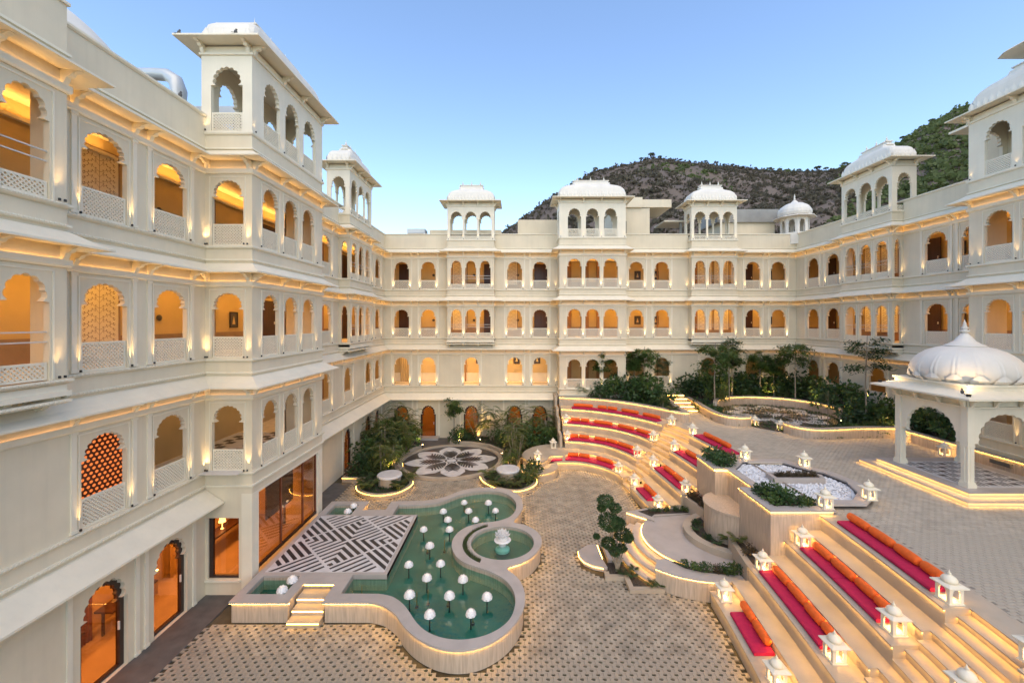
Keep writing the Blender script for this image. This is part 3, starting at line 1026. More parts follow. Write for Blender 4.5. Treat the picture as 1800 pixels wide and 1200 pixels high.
# ------------------------------------------------------------------ rooftop pavilions
def pavilion(label, front, kd, Wd, Dp, big, lat_h, nf=3, group='pavilions on the hotel roof'):
    t = thing('rooftop_pavilion', label, 'pavilion', (front[0], front[1], L4), ROT[kd], group)
    h1 = 2.62
    per = 4 if front[1] < 20 else 2
    if big:
        cs, w = [(-1.25) * Wd / 4.6, 0, 1.25 * Wd / 4.6], .92 * Wd / 4.6
    else:
        cs, w = [-1.03 * Wd / 3.36, 0, 1.03 * Wd / 3.36], .90 * Wd / 3.36
    def holes(c, ww):
        return [[(x + q, z) for q, z in arch(ww, 2.0, 1.45, 9 if ww > .6 else 7, .045, per)] for x in c]
    mb = MB()
    tk = .12 if big else .09
    panel(mb, FR('S', 0), [(-Wd / 2, 0), (Wd / 2, 0), (Wd / 2, h1), (-Wd / 2, h1)], holes(cs, w), tk)
    panel(mb, FR('N', Dp), [(-Wd / 2, 0), (Wd / 2, 0), (Wd / 2, h1), (-Wd / 2, h1)], holes(cs, w), tk)
    sw = .98 if big else .78
    for kk, cc in (('W', -Wd / 2), ('E', Wd / 2)):
        panel(mb, FR(kk, cc), [(0, 0), (Dp, 0), (Dp, h1), (0, h1)], holes([Dp / 2], sw), tk)
    obj('arcade', mb, m_trim, t)
    loop = [(-Wd / 2, 0), (Wd / 2, 0), (Wd / 2, Dp), (-Wd / 2, Dp)]
    def ring(name, prof, m=m_trim):
        obj(name, sweep(MB(), loop, prof, closed=True), m, t)
    ring('floor_moulding', [(-.02, .02), (.06, .02), (.06, -.05), (.035, -.09), (-.02, -.10)])
    ring('cornice', [(-.02, 2.36), (.05, 2.37), (.05, 2.44), (-.02, 2.45)])
    ring('eave', [(-.02, 2.86), (.1, 2.82), (.5, 2.72), (.5, 2.67), (-.02, 2.69), (-.3, 2.69)])
    obj('ceiling', MB().box(-Wd / 2 + .02, Wd / 2 - .02, .02, Dp - .02, 2.55, 2.66), m_trim, t)
    obj('floor', MB().box(-Wd / 2 + .03, Wd / 2 - .03, .03, Dp + .3, -.5, 0), m_coping, t)
    # vaulted roof with petal band
    prof = [(0, 2.80), (-.02, 3.05), (.0, 3.22), (.06, 3.40), (.18, 3.55), (.36, 3.66), (.60, 3.73), (.76, 3.80), (.80, 3.92)]
    if not big:
        prof = [(0, 2.80), (-.01, 3.05), (.02, 3.22), (.08, 3.38), (.19, 3.50), (.34, 3.58), (.52, 3.66), (.60, 3.74), (.62, 3.84)]
    rings = []
    for ins, z in prof:
        hx = Wd / 2 + .02 - ins * (1.35 if big else 1.4)
        hy = Dp / 2 + .02 - ins * (Dp / Wd) * 1.3
        rr = min(hx, hy) * .35
        pts = []
        for sx, sy, a0 in ((1, 1, 0), (-1, 1, PI / 2), (-1, -1, PI), (1, -1, 1.5 * PI)):
            for q in range(4):
                a = a0 + q * PI / 6
                pts.append((sx * (hx - rr) + rr * math.cos(a), Dp / 2 + sy * (hy - rr) + rr * math.sin(a), z))
        rings.append(pts)
    obj('vaulted_roof', MB().loft(rings), m_dome, t, smooth=False)
    cx = (rings[-1][0][0]) + .06
    cy = .20 if Dp < 1.4 else .28
    cap = MB().box(-cx, cx, Dp / 2 - cy, Dp / 2 + cy, prof[-1][1] - .02, prof[-1][1] + .05)
    cap.box(-cx + .1, cx - .1, Dp / 2 - cy + .06, Dp / 2 + cy - .06, prof[-1][1] + .05, prof[-1][1] + .17).box(-cx + .04, cx - .04, Dp / 2 - cy + .02, Dp / 2 + cy - .02, prof[-1][1] + .17, prof[-1][1] + .22)
    obj('ridge_cap', cap, m_dome, t)
    nfin = 3
    fm = MB().lathe([(.0, 0), (.05, 0), (.03, .05), (.075, .10), (.03, .15), (.05, .19), (.015, .24), (.0, .40)], 8).mesh('finial')
    fm.materials.append(m_dome)
    for i in range(nfin):
        obj('finial', fm, None, t, ((i - 1) * cx * .72, Dp / 2, prof[-1][1] + .21))
    pb = MB()
    def petals(fr, s0, s1):
        n = max(3, round((s1 - s0) / .24))
        pt = (s1 - s0) / n
        for i in range(n):
            s = s0 + pt * (i + .5)
            hw = pt * .42
            pb.add([fr(s - hw, .015, 2.84), fr(s + hw, .015, 2.84), fr(s + hw, .03, 3.06), fr(s, .02, 3.24), fr(s - hw, .03, 3.06), fr(s, .075, 2.98)],
                   [(0, 1, 5), (1, 2, 5), (2, 3, 5), (3, 4, 5), (4, 0, 5)])
    petals(FR('S', 0), -Wd / 2, Wd / 2)
    petals(FR('N', Dp), -Wd / 2, Wd / 2)
    petals(FR('W', -Wd / 2), 0.02, Dp - .02)
    petals(FR('E', Wd / 2), 0.02, Dp - .02)
    obj('petal_band', pb, m_dome, t)
    for x in cs:
        obj('lattice_railing', lattice(w - .02, lat_h, .09 if front[1] < 20 else .12), None, t, (x, .05, 0))
        obj('lattice_railing', lattice(w - .02, lat_h, .12), None, t, (x, Dp - .05, 0))
    for x in (-Wd / 2 + .05, Wd / 2 - .05):
        obj('lattice_railing', lattice(sw - .02, lat_h, .09 if front[1] < 20 else .12), None, t, (x, Dp / 2, 0), PI / 2)
    for x in [-Wd / 2 + .07, (cs[0] + cs[1]) / 2, (cs[1] + cs[2]) / 2, Wd / 2 - .07]:
        obj('bracket', me_brk, None, t, (x, 0, 2.69))
    for x in (-Wd / 2, Wd / 2):
        for y in (.08, Dp - .08):
            obj('bracket', me_brk, None, t, (x, y, 2.69), PI / 2 if x > 0 else -PI / 2)
    if kd != 'X':
        for x in [-Wd / 2 + .1, (cs[0] + cs[1]) / 2, (cs[1] + cs[2]) / 2, Wd / 2 - .1]:
            f = obj('uplight', me_fix, None, t, (x, -.06, 0.02))
            light('SPOT', (0, 0, .075), 1.6, (1.0, .66, .30), f, size=.012, rot=(PI - .06, 0, 0), spot=math.radians(62), blend=.9)
    return t
pA = pavilion('large white roof pavilion with three cusped arches nearest the viewer, above the pool wing', (-8.19, 15.18), 'E', 4.64, 1.57, True, .62)
f = obj('uplight', me_fix, None, pA, (-2.32 - .07, 1.40, .02))
light('SPOT', (0, 0, .075), 5, (1.0, .66, .30), f, size=.012, rot=(PI, .06, 0), spot=math.radians(62), blend=.9)
pavilion('small white roof pavilion beyond the large one on the pool wing', (-9.04, 24.2), 'E', 3.4, 1.25, False, .34)
pavilion('small white roof pavilion with sky through its three arches, beside the air conditioner', (-3.28, 29.7), 'S', 3.36, 1.3, False, .25)
pavilion('wide white roof pavilion with bulging vaulted top and concrete block behind it', (5.28, 28.85), 'S', 4.62, 1.6, True, .6)
pavilion('white roof pavilion standing between the overhanging block and the concrete slab', (14.14, 29.7), 'S', 3.26, 1.3, False, .3)
pavilion('white roof pavilion with the green hillside seen through its arches', (19.8, 23.6), 'W', 3.4, 1.3, False, .3)
pavilion('large roof pavilion above the gazebo with its petal vault cut by the frame', (18.95, 15.1), 'W', 4.62, 1.6, True, .62)

# solid blocks on the roof
def roofblock(name, label, cat, boxes, m=m_wall, loc=(0, 0, 0)):
    t = thing(name, label, cat, loc)
    for nm, b, mm in boxes:
        obj(nm, MB().box(*b), mm or m, t)
    return t
roofblock('stair_tower', 'plain cream roof block with projecting slab beside the wide pavilion', 'roof block',
          [('wall', (7.3, 10.0, 31.2, 34.5, 14.2, 17.0), None), ('roof', (7.2, 9.4, 31.0, 34.6, 17.0, 17.75), None), ('overhang', (7.25, 11.6, 31.1, 34.4, 17.02, 17.6), None), ('window', (7.8, 8.25, 31.17, 31.21, 14.9, 16.0), m_dark)])
roofblock('parapet_block', 'low cream wall block on the roof at the foot of the hill', 'roof block', [('wall', (.1, 3.2, 32, 34, 14.2, 16.3), None)])
roofblock('parapet_block', 'thin pale roof wall between the air conditioner and small pavilion', 'roof block', [('wall', (-6.9, -1.2, 33, 33.3, 14.2, 15.75), None)])
roofblock('plant_room', 'rough grey concrete slab roof room behind the small cupola', 'roof block', [('wall', (16.0, 20.2, 32.5, 35, 14.2, 16.2), m_wall), ('roof', (15.6, 20.4, 32.3, 35.2, 16.2, 17.2), m_conc)])
roofblock('roof_canopy', 'small dark edged canopy slab beside the white roof pavilion', 'canopy', [('roof', (11.3, 13.4, 31.8, 34, 16.1, 16.22), m_trim), ('post', (12.6, 12.75, 32, 32.2, 14.2, 16.1), m_conc)])
ac = roofblock('air_conditioner', 'grey box air conditioner on the rear roof', 'air conditioner', [('casing', (-8.6, -7.2, 32.6, 33.6, 14.9, 15.75), m_duct), ('grille', (-8.5, -7.3, 32.58, 32.6, 15.0, 15.4), m_dark), ('stand', (-8.5, -7.3, 32.7, 33.5, 14.2, 14.9), m_metal)])
# right wing upper storey behind the big pavilion
roofblock('roof_storey', 'cream upper storey with eaves behind the large pavilion above the gazebo', 'roof block',
          [('wall', (21.3, 25, 9, 19.2, 14.2, 17.4), None), ('eave', (20.7, 25.3, 8.8, 19.9, 17.4, 17.5), m_trim), ('wall', (21.6, 25, 9, 18.7, 17.5, 18.7), None), ('window', (21.27, 21.31, 17.2, 18.0, 15.3, 16.4), m_dark)])
top = thing('roof_eave', 'brown shaded eave tip jutting in at the top corner of the sky', 'eave')
z = 19.0
obj('slab', MB().loft([[(19.1, 16.3, z), (19.32, 16.7, z), (23, 16.7, z), (23, 11, z), (19.1, 11, z)], [(19.2, 16.2, z + .08), (19.4, 16.55, z + .08), (23, 16.55, z + .08), (23, 11, z + .08), (19.2, 11, z + .08)]]), m_trim, top)
obj('post', MB().box(22.3, 22.6, 12.2, 12.5, 18.7, z - .003), m_trim, top)
# duct on the near roof
d = thing('air_duct', 'white metal air duct bending down onto the near roof', 'duct')
du = MB()
du.tube([(-15.5, 14.5, 17.08), (-12.6, 14.5, 17.08), (-12.2, 14.5, 17.05), (-11.9, 14.5, 16.85), (-11.78, 14.5, 16.5), (-11.75, 14.5, 14.2)], [.2, .2, .21, .23, .24, .24], 14)
obj('pipe', du, m_duct, d, smooth=True)
for x in (-14.4, -15.5):
    obj('joint_band', MB().tube([(x + 1, 14.5, 17.08), (x + 1.08, 14.5, 17.08)], .22, 14), m_duct, d)
for k in (15.2, 15.9):
    obj('joint_band', MB().tube([(-11.75, 14.5, k), (-11.75, 14.5, k + .07)], .262, 14), m_duct, d)
d2 = thing('air_duct', 'straight flat duct running behind the bent one to the large pavilion', 'duct')
obj('casing', MB().box(-13.0, -10.6, 15.9, 16.4, 16.25, 16.7), m_duct, d2)
for x in (-12.8, -11.0):
    obj('leg', MB().box(x, x + .06, 16.1, 16.16, 14.2, 16.25), m_metal, d2)
obj('parapet', MB().box(-9.24, -9.04, -5, 8.35, 14.32, 14.80), m_wall, LEFT)
obj('parapet_coping', MB().box(-9.28, -9.0, -5, 8.39, 14.80, 14.86), m_trim, LEFT)
dm = thing('roof_dome', 'pale plaster dome rising behind the parapet at the upper corner', 'dome', (-13.2, 10.5, 14.2))
obj('shell', MB().lathe([(2.83 * math.cos(a * .0873), 2.83 * math.sin(a * .0873)) for a in range(18)] + [(.0, 2.83)], 48), m_dome, dm, smooth=True)
# small cupola at the rear corner
cu = thing('cupola', 'small eight sided cupola with ribbed dome at the roof corner', 'cupola', (20.75, 31.0, 14.9))
cu.scale = (1.2, 1.2, 1.12)
def octo(r, z, n=8, a0=PI / 8):
    return [(r * math.cos(a0 + 2 * PI * i / n), r * math.sin(a0 + 2 * PI * i / n), z) for i in range(n)]
wl = MB()
for i in range(8):
    a, b = Vector(octo(.78, 0)[i]), Vector(octo(.78, 0)[(i + 1) % 8])
    dr = (b - a)
    ln = dr.length
    dr.normalize()
    nn = Vector((dr.y, -dr.x, 0))
    frc = lambda s, dd, zz, a=a, dr=dr, nn=nn: tuple(a + dr * s + nn * dd + Vector((0, 0, zz)))
    panel(wl, frc, [(0, 0), (ln, 0), (ln, 1.15), (0, 1.15)], [[(ln / 2 + x, .1 + z) for x, z in [(q * .8, w2 * .42) for q, w2 in arch(.42, 2.0, 1.5, 5, .02, 2)]]], .06)
obj('arcade', wl, m_dome, cu)
obj('eave', MB().loft([octo(.80, 1.12), octo(1.18, 1.10), octo(1.18, 1.14), octo(.80, 1.26)]), m_dome, cu)
rg = []
for r, z in ((.84, 1.26), (.90, 1.42), (.88, 1.62), (.74, 1.86), (.48, 2.05), (.22, 2.14), (.16, 2.22), (.03, 2.36)):
    rg.append([((r * (1 + .035 * abs(math.sin(8 * PI * j / 32)))) * math.cos(2 * PI * j / 32), (r * (1 + .035 * abs(math.sin(8 * PI * j / 32)))) * math.sin(2 * PI * j / 32), z) for j in range(32)])
obj('ribbed_dome', MB().loft(rg), m_dome, cu)
obj('finial', MB().lathe([(.03, 0), (.07, .06), (.03, .12), (.05, .17), (.0, .42)], 8), m_dome, cu, (0, 0, 2.34))
obj('plinth', MB().lathe([(.9, -.7), (.9, 0), (.0, 0)], 8), m_dome, cu)
# ------------------------------------------------------------------ terrain and hill
def hnoise(x, y):
    return (math.sin(x * .071 + 1.3) * math.cos(y * .063 + .4) + .5 * math.sin(x * .17 + y * .11) + .3 * math.sin(x * .39 - y * .33 + 2) + .18 * math.sin(x * .83 + y * .71))
RIDGE = [(-1.3, .02), (-.7, .04), (-.35, .06), (-.2, .12), (-.05, .212), (0, .245), (.072, .302), (.18, .364), (.263, .384), (.33, .402), (.40, .395), (.485, .384), (.54, .377), (.60, .370), (.654, .368), (.742, .372), (.811, .384), (.893, .415), (.948, .453), (1.016, .494), (1.085, .528), (1.2, .58), (1.5, .66), (2.2, .7)]
def ridge(u):
    for a, b in zip(RIDGE, RIDGE[1:]):
        if a[0] <= u <= b[0]:
            t = (u - a[0]) / (b[0] - a[0])
            return a[1] + (b[1] - a[1]) * t
    return RIDGE[0][1] if u < RIDGE[0][0] else RIDGE[-1][1]
def hillz(u, f):
    """f 0 at the foot (60 m), 1 at the ridge (240 m)"""
    D = 60 + 180 * f
    zr = EYE + ridge(u) * 240
    k = f ** .82
    z = zr * k if f <= 1 else zr * (1 - (f - 1) * .8)
    amp = 3.2 * min(1, f * 3) * (1 - max(0, 1 - abs(f - 1) * 4) * .75)
    return u * D, D, z - 2 + hnoise(u * D, D * 1.5) * amp * .6
hb = MB()
NU, NF = 240, 60
rows = []
for j in range(NF + 1):
    f = j / NF * 1.25
    rows.append([hillz(-1.3 + 3.5 * i / NU, f) for i in range(NU + 1)])
hb.loft(rows, False, False, closed=False)
m_hill = mat('hill_earth', (.095, .075, .062), .95, scale=.05, var2=(.17, .13, .10), bump=.8, bscale=.6)  # low-contrast earth tones, haze put into the colour
n, l = m_hill.node_tree.nodes, m_hill.node_tree.links
obj('hill', hb, m_hill, smooth=True, kind='structure')
obj('ground', MB().add([(-900, -300, -.45), (1500, -300, -.45), (1500, 900, -.45), (-900, 900, -.45)], [(0, 1, 2, 3)]), m_hill, kind='structure')
# scrub on the slope: one mass of leaf clumps
sc = MB()
for i in range(13000):
    u = rnd.uniform(-.15, 1.3)
    f = rnd.random() ** .8
    x, y, z = hillz(u, f * 1.0)
    g = math.sin(x * .045 + 1) * math.cos(y * .05) + .45 * math.sin(x * .11 + y * .07)
    green = (u > .78) or g > .15
    if not green and rnd.random() < .12:
        continue
    r = rnd.choice((.35, .5, .7, .9, 1.3)) * rnd.uniform(.7, 1.2) * (1.25 if green and u > .78 else 1.0)
    for q in range(9):
        c = Vector((x + rnd.gauss(0, r * .5), y + rnd.gauss(0, r * .5), z + r * .2 + abs(rnd.gauss(0, r * .45))))
        a = Vector((rnd.gauss(0, 1), rnd.gauss(0, 1), rnd.gauss(0, 1))).normalized() * r * .55
        b = a.cross(Vector((rnd.gauss(0, 1), rnd.gauss(0, 1), rnd.gauss(0, 1)))).normalized() * r * .42
        sc.add([c - a, c - b, c + a, c + b], [(0, 1, 2, 3)])
me = sc.mesh('hill_scrub')
m_far2 = leafmat('hill_dry_leaf_hazed', (.055, .052, .035), (.12, .10, .065), .9)  # brownish scrub, pulled toward the earth tone in place of haze
me.materials.append(m_far)
me.materials.append(m_far2)
k = 0
for p in me.polygons:
    c = p.center
    u = c.x / max(1, c.y)
    g = math.sin(c.x * .045 + 1) * math.cos(c.y * .05) + .45 * math.sin(c.x * .11 + c.y * .07)
    p.material_index = 0 if (u > .80 + .06 * math.sin(c.y * .1) or g > .75) else 1
obj('hill_scrub', me, None, kind='stuff')
# small trees along the ridge
rt = MB()
rr = random.Random(5)
for q in range(170):
    th, rad = rr.uniform(0, 2 * PI), math.sqrt(rr.random()) * 1.9
    c = Vector((rad * math.cos(th), rad * math.sin(th), 3.0 + rr.uniform(-.25, .5) + (1.9 - rad) * .35))
    a = Vector((rr.gauss(0, 1), rr.gauss(0, 1), rr.gauss(0, .5))).normalized() * .38
    b = a.cross(Vector((rr.gauss(0, 1), rr.gauss(0, 1), rr.gauss(0, 1)))).normalized() * .3
    rt.add([c - a, c - b, c + a, c + b], [(0, 1, 2, 3)])
me_rt = rt.mesh('crown')
me_rt.materials.append(m_far)
tk = MB().tube([(0, 0, -.6), (.1, 0, 1.3), (.05, .05, 2.9)], [.13, .1, .05], 5)
for a in range(4):
    tk.tube([(.1, 0, 1.2 + a * .2), (math.cos(a * 1.7) * 1.2, math.sin(a * 1.7) * 1.2, 3.0)], [.06, .03], 4)
me_tk = tk.mesh('trunk')
me_tk.materials.append(m_bark)
RT = [(u_, s_ * .62) for u_, s_ in [(.19, 1.2), (.215, .8), (.30, 1.0), (.325, 1.5), (.345, 1.0), (.395, .9), (.43, .7), (.455, .9), (.50, .7), (.52, .9), (.545, .8), (.575, .7), (.61, .9), (.635, .8), (.655, .75), (.68, 1.0), (.70, .8), (.725, 1.5), (.745, 1.1), (.79, 1.3), (.80, .9), (.86, 1.4), (.93, 1.2), (.975, 1.1), (1.0, 1.3), (.12, .7), (.09, .8), (-.02, .7)]]
RTL = []
_o = ['first', 'second', 'third', 'fourth', 'fifth', 'sixth', 'seventh', 'eighth', 'ninth', 'tenth', 'eleventh', 'twelfth', 'thirteenth', 'fourteenth', 'fifteenth', 'sixteenth', 'seventeenth', 'eighteenth']
for i in range(10):
    RTL.append('small skyline tree on the western slope of the hill, %s going up' % _o[i])
for i in range(18):
    RTL.append('small skyline tree right of the hill peak, %s going right' % _o[i])
for i, (u, s) in enumerate(sorted(RT)):
    x, y, z = hillz(u, .985)
    t = thing('ridge_tree', RTL[i], 'tree', (x, y, z), rr.uniform(0, 6), 'trees along the hill skyline')
    t.scale = (s, s, s * .9)
    obj('crown', me_rt, None, t)
    obj('trunk', me_tk, None, t)

# ------------------------------------------------------------------ paved lower court
INN = [(-5.05, 16.9), (-5.05, 17.78), (-4.13, 17.84), (-3.33, 18.08), (-2.67, 18.75), (-1.91, 19.2), (-1.15, 19.28), (-.45, 18.92), (-.06, 18.15), (-.03, 17.4), (-.25, 16.75), (-.75, 16.36), (-1.5, 16.16), (-2.02, 15.75), (-2.26, 15.2), (-2.28, 14.6), (-2.08, 14.0), (-1.75, 13.58), (-1.3, 13.3), (-.82, 13.04), (-.38, 12.66), (-.12, 12.19), (-.03, 11.65), (-.14, 11.05), (-.42, 10.64), (-.83, 10.37), (-1.32, 10.25), (-1.81, 10.30), (-2.25, 10.5), (-2.6, 10.82), (-2.88, 11.2), (-3.17, 11.56), (-3.56, 11.86), (-3.98, 11.98), (-5.07, 11.99)]
inner = catmull(INN[1:-1], 4) + [(-5.07, 11.99), (-5.07, 12.9), (-4.02, 12.9), (-4.02, 16.85), (-5.05, 16.85)]
OUT = [(-4.14, 11.62), (-3.72, 11.5), (-3.27, 11.15), (-2.97, 10.77), (-2.63, 10.43), (-2.22, 10.15), (-1.82, 9.98), (-1.38, 9.92), (-.95, 10.0), (-.55, 10.22), (-.15, 10.62), (.13, 11.15), (.24, 11.7), (.20, 12.25), (.02, 12.75), (-.3, 13.18), (-.2, 13.35), (.1, 13.5), (.52, 13.88), (.84, 14.5), (.90, 15.05), (.72, 15.6), (.35, 16.02), (-.1, 16.25), (.05, 16.75), (.24, 17.4), (.26, 18.0), (.15, 18.65), (-.15, 19.2), (-.65, 19.55), (-1.25, 19.66), (-1.96, 19.6), (-2.59, 19.3), (-2.99, 18.85), (-3.45, 18.42), (-4.1, 18.2)]
outer = [(-8.06, 11.62), (-6.38, 11.62), (-6.38, 12.42), (-5.44, 12.42), (-5.44, 11.62)] + catmull(OUT, 4) + [(-5.46, 18.14), (-5.46, 17.32), (-6.42, 17.32), (-6.42, 18.14), (-8.06, 18.14)]
ringhole = [(-.5 + 1.12 * math.cos(2 * PI * i / 40), 14.8 + 1.12 * math.sin(2 * PI * i / 40)) for i in range(40)]
cres = [(-.42 + 1.5 * math.cos(a), 14.8 + 1.5 * math.sin(a)) for a in [math.radians(118 + 5.5 * i) for i in range(23)]]
cres = cres + [(-.52 + 1.24 * math.cos(a), 14.8 + 1.24 * math.sin(a)) for a in [math.radians(239 - 5.5 * i) for i in range(23)]]
basF = [(-7.80, 11.96), (-6.68, 11.96), (-6.68, 12.82), (-7.80, 12.82)]
basB = [(-7.78, 16.9), (-6.74, 16.9), (-6.74, 17.82), (-7.78, 17.82)]
CT = .62
pool = thing('garden_pool', 'curved raised garden pool with dark green water and grey stone coping', 'pool')
obj('coping', MB().prism(outer, CT - .06, CT, [inner, ringhole, cres, basF, basB]).poly(outer, CT - .06, [inner, ringhole, cres, basF, basB]), m_coping, pool)
ms = miters(outer, True)
def offs(pts, d, closed=True):
    ms = miters(pts, closed)
    return [(p[0] + m.x * d, p[1] + m.y * d) for p, m in zip(pts, ms)]
def area(p):
    return sum(p[i][0] * p[(i + 1) % len(p)][1] - p[(i + 1) % len(p)][0] * p[i][1] for i in range(len(p)))
# ccw polygons: right side is outside
ow = offs(outer, -.05)
obj('outer_wall', MB().rim(ow, 0, CT - .06), m_stone2, pool)
iw = MB()
for h in (inner, ringhole, basF, basB):
    iw.rim(h, .1, CT - .06)
obj('inner_wall', iw, m_stone2, pool)
def ledrun(pts, z, w=.022, off=-.045, closed=False, m=None, parent=None, mb=None):
    own = mb is None
    mb = mb or MB()
    sweep(mb, pts, [(off, z), (off + w, z), (off + w, z + .012), (off, z + .012), (off, z)], closed=closed)
    if own:
        return obj('led_strip', mb, m or m_led, parent)
ledrun(outer[:2], CT - .078, parent=pool)
ledrun(outer[4:], CT - .078, parent=pool)
obj('pool_floor', MB().poly(inner, .12).poly(ringhole, .12).poly(basF, .2).poly(basB, .2), m_water, pool)
wt = obj('water', MB().poly(inner, .46).poly(ringhole, .50).poly(basF, .48).poly(basB, .48), m_watersurf, pool)
obj('trough_soil', MB().poly(cres, CT - .05), m_moss, pool)
gr = MB()
for i in range(900):
    a = math.radians(rnd.uniform(122, 236))
    r = rnd.uniform(1.27, 1.46)
    x, y = -.44 + r * math.cos(a), 14.8 + r * math.sin(a)
    h = rnd.uniform(.04, .13)
    dx, dy = rnd.gauss(0, .03), rnd.gauss(0, .03)
    gr.add([(x - .006, y, CT - .05), (x + .006, y, CT - .05), (x + dx, y + dy, CT - .05 + h)], [(0, 1, 2)])
obj('trough_grass', gr, m_grass, pool, kind='stuff')
# steps into the pool terrace, front and back
for nm, y0, dy, ys in (('f', 11.62, 1, 11.62), ('b', 18.14, -1, 18.14)):
    for i in range(3):
        a, b = y0 + dy * (.0 + .27 * i - (.15 if nm == 'f' else .0)), y0 + dy * .82
        z1 = .155 * (i + 1)
        st = obj('step', MB().box(-6.36, -5.46, min(a, b), max(a, b), 0, z1), m_stone, pool)
        ya = a
        obj('led_strip', MB().box(-6.35, -5.47, min(ya, ya - dy * .012), max(ya, ya - dy * .012), z1 - .05, z1 - .035), m_led2, st)
    yb = y0 + dy * .80
    obj('led_strip', MB().box(-6.35, -5.47, min(yb, yb - dy * .012), max(yb, yb - dy * .012), .58, .595), m_led2, pool)

# the black and white platform: white slab with inlaid black strips
PX0, PX1, PY0, PY1 = -8.0, -4.02, 12.88, 16.87
plat = thing('inlaid_platform', 'square platform with black and white maze stripes between glass screen and pool', 'platform')
obj('slab', MB().box(PX0 - .05, PX1, PY0, PY1, CT - .14, CT + .004), m_coping, plat)
obj('white_field', MB().box(PX0 + .12, PX1 - .12, PY0 + .12, PY1 - .12, CT, CT + .009), m_white, plat)
FX0, FX1, FY0, FY1 = PX0 + .14, PX1 - .14, PY0 + .14, PY1 - .14
pcx, pcy = (PX0 + PX1) / 2, (PY0 + PY1) / 2
def clip(poly, f):
    out = []
    for i in range(len(poly)):
        p, q = poly[i], poly[(i + 1) % len(poly)]
        fp, fq = f(p), f(q)
        if fp >= 0:
            out.append(p)
        if fp * fq < 0:
            t = fp / (fp - fq)
            out.append((p[0] + (q[0] - p[0]) * t, p[1] + (q[1] - p[1]) * t))
    return out
def stripe(pts):
    """polygon in diagonal coordinates (p along +x+y, q along -x+y), clipped to the field"""
    k = math.sqrt(.5)
    w = [(pcx + (p - q) * k, pcy + (p + q) * k) for p, q in pts]
    for f in (lambda a: a[0] - FX0, lambda a: FX1 - a[0], lambda a: a[1] - FY0, lambda a: FY1 - a[1]):
        w = clip(w, f)
        if len(w) < 3:
            return
    ar = abs(area(w)) / 2
    if ar < .003:
        return
    m = MB()
    n = len(w)
    m.add([(x, y, CT + .004) for x, y in w] + [(x, y, CT + .013) for x, y in w], [tuple(range(n, 2 * n))] + [(i, (i + 1) % n, n + (i + 1) % n, n + i) for i in range(n)])
    obj('black_tile', m, m_black, plat)
cq, pit = 1.15, .23
for sp_, sq_ in ((1, 1), (-1, 1), (-1, -1), (1, -1)):
    F = lambda pts: [(p * sp_, q * sq_) for p, q in pts]
    for i in range(5):
        a0 = .055 + i * pit
        b1, b2 = a0 + .085, a0 + .125
        e = cq - .02
        # L with its corner toward the centre, split at the corner into two tiles
        stripe(F([(a0, a0), (e, a0), (e, b1), (a0, b1)]))
        stripe(F([(a0, b1 + .004), (b2, b1 + .004), (b2, e), (a0, e)]))
        o1 = cq + .075
        # outer cells: plain stripes
        L_ = 1.7
        stripe(F([(o1, a0), (o1 + L_, a0), (o1 + L_, b1), (o1, b1)]) if sp_ * sq_ > 0 else F([(o1 + i * pit, .05), (o1 + i * pit + .12, .05), (o1 + i * pit + .12, cq), (o1 + i * pit, cq)]))
        stripe(F([(.05, o1 + i * pit), (cq, o1 + i * pit), (cq, o1 + i * pit + .085), (.05, o1 + i * pit + .085)]) if sp_ * sq_ > 0 else F([(a0, o1), (b2, o1), (b2, o1 + L_), (a0, o1 + L_)]))

# lotus lamps
lp = MB()
def lotus_mesh():
    body, stem, glow = MB(), MB(), MB()
    for ringi, (r0, r1, z0, z1, n, tw) in enumerate(((.05, .16, -.12, .00, 8, 0), (.07, .155, -.07, .06, 8, .39), (.06, .14, -.02, .11, 8, 0), (.04, .10, .03, .14, 6, .3))):
        for k in range(n):
            a = 2 * PI * k / n + tw
            da = PI / n * .95
            def P(r, an, z):
                return (r * math.cos(an), r * math.sin(an), z)
            zm = (z0 + z1) / 2
            rm = max(r0, r1) * 1.03
            body.add([P(r0, a - da * .6, z0), P(r0, a + da * .6, z0), P(rm, a + da, zm), P(r1 * .86, a, z1), P(rm, a - da, zm), P(rm * 1.06, a, zm)],
                     [(0, 1, 5), (1, 2, 5), (2, 3, 5), (3, 4, 5), (4, 0, 5)])
    body.lathe([(.0, -.15), (.08, -.135), (.13, -.08), (.148, -.01), (.13, .06), (.08, .11), (.0, .13)], 16)
    glow.lathe([(.0, -.04), (.05, -.02), (.055, .05), (.0, .09)], 8)
    stem.lathe([(.035, -.62), (.022, -.6), (.018, -.13), (.0, -.13)], 8)
    return body.mesh('petals'), stem.mesh('stem'), glow.mesh('bulb')
lb_, ls_, lg_ = lotus_mesh()
lb_.materials.append(m_lotus)
ls_.materials.append(m_metal)
lg_.materials.append(m_white_glow)
LOT = [(-6.70, 16.98, 'on the far small basin, further from the platform edge', .72), (-6.95, 17.3, '', 0)]
lots = [(-2.24, 17.75), (-1.2, 17.71), (-2.99, 16.94), (-1.96, 16.98), (-.86, 16.94), (-2.68, 16.2), (-1.6, 16.2), (-3.46, 15.46), (-2.5, 15.46), (-3.0, 14.35), (-3.43, 13.22), (-2.42, 13.22), (-2.7, 12.51), (-1.61, 12.47), (-3.02, 11.72), (-1.89, 11.7), (-.83, 11.68), (-2.29, 10.95), (-1.21, 10.99)]
lots.sort(key=lambda p: p[1])
ords = ['nearest', 'second', 'third', 'fourth', 'fifth', 'sixth', 'seventh', 'eighth', 'ninth', 'tenth', 'eleventh', 'twelfth', 'thirteenth', 'fourteenth', 'fifteenth', 'sixteenth', 'seventeenth', 'eighteenth', 'nineteenth']
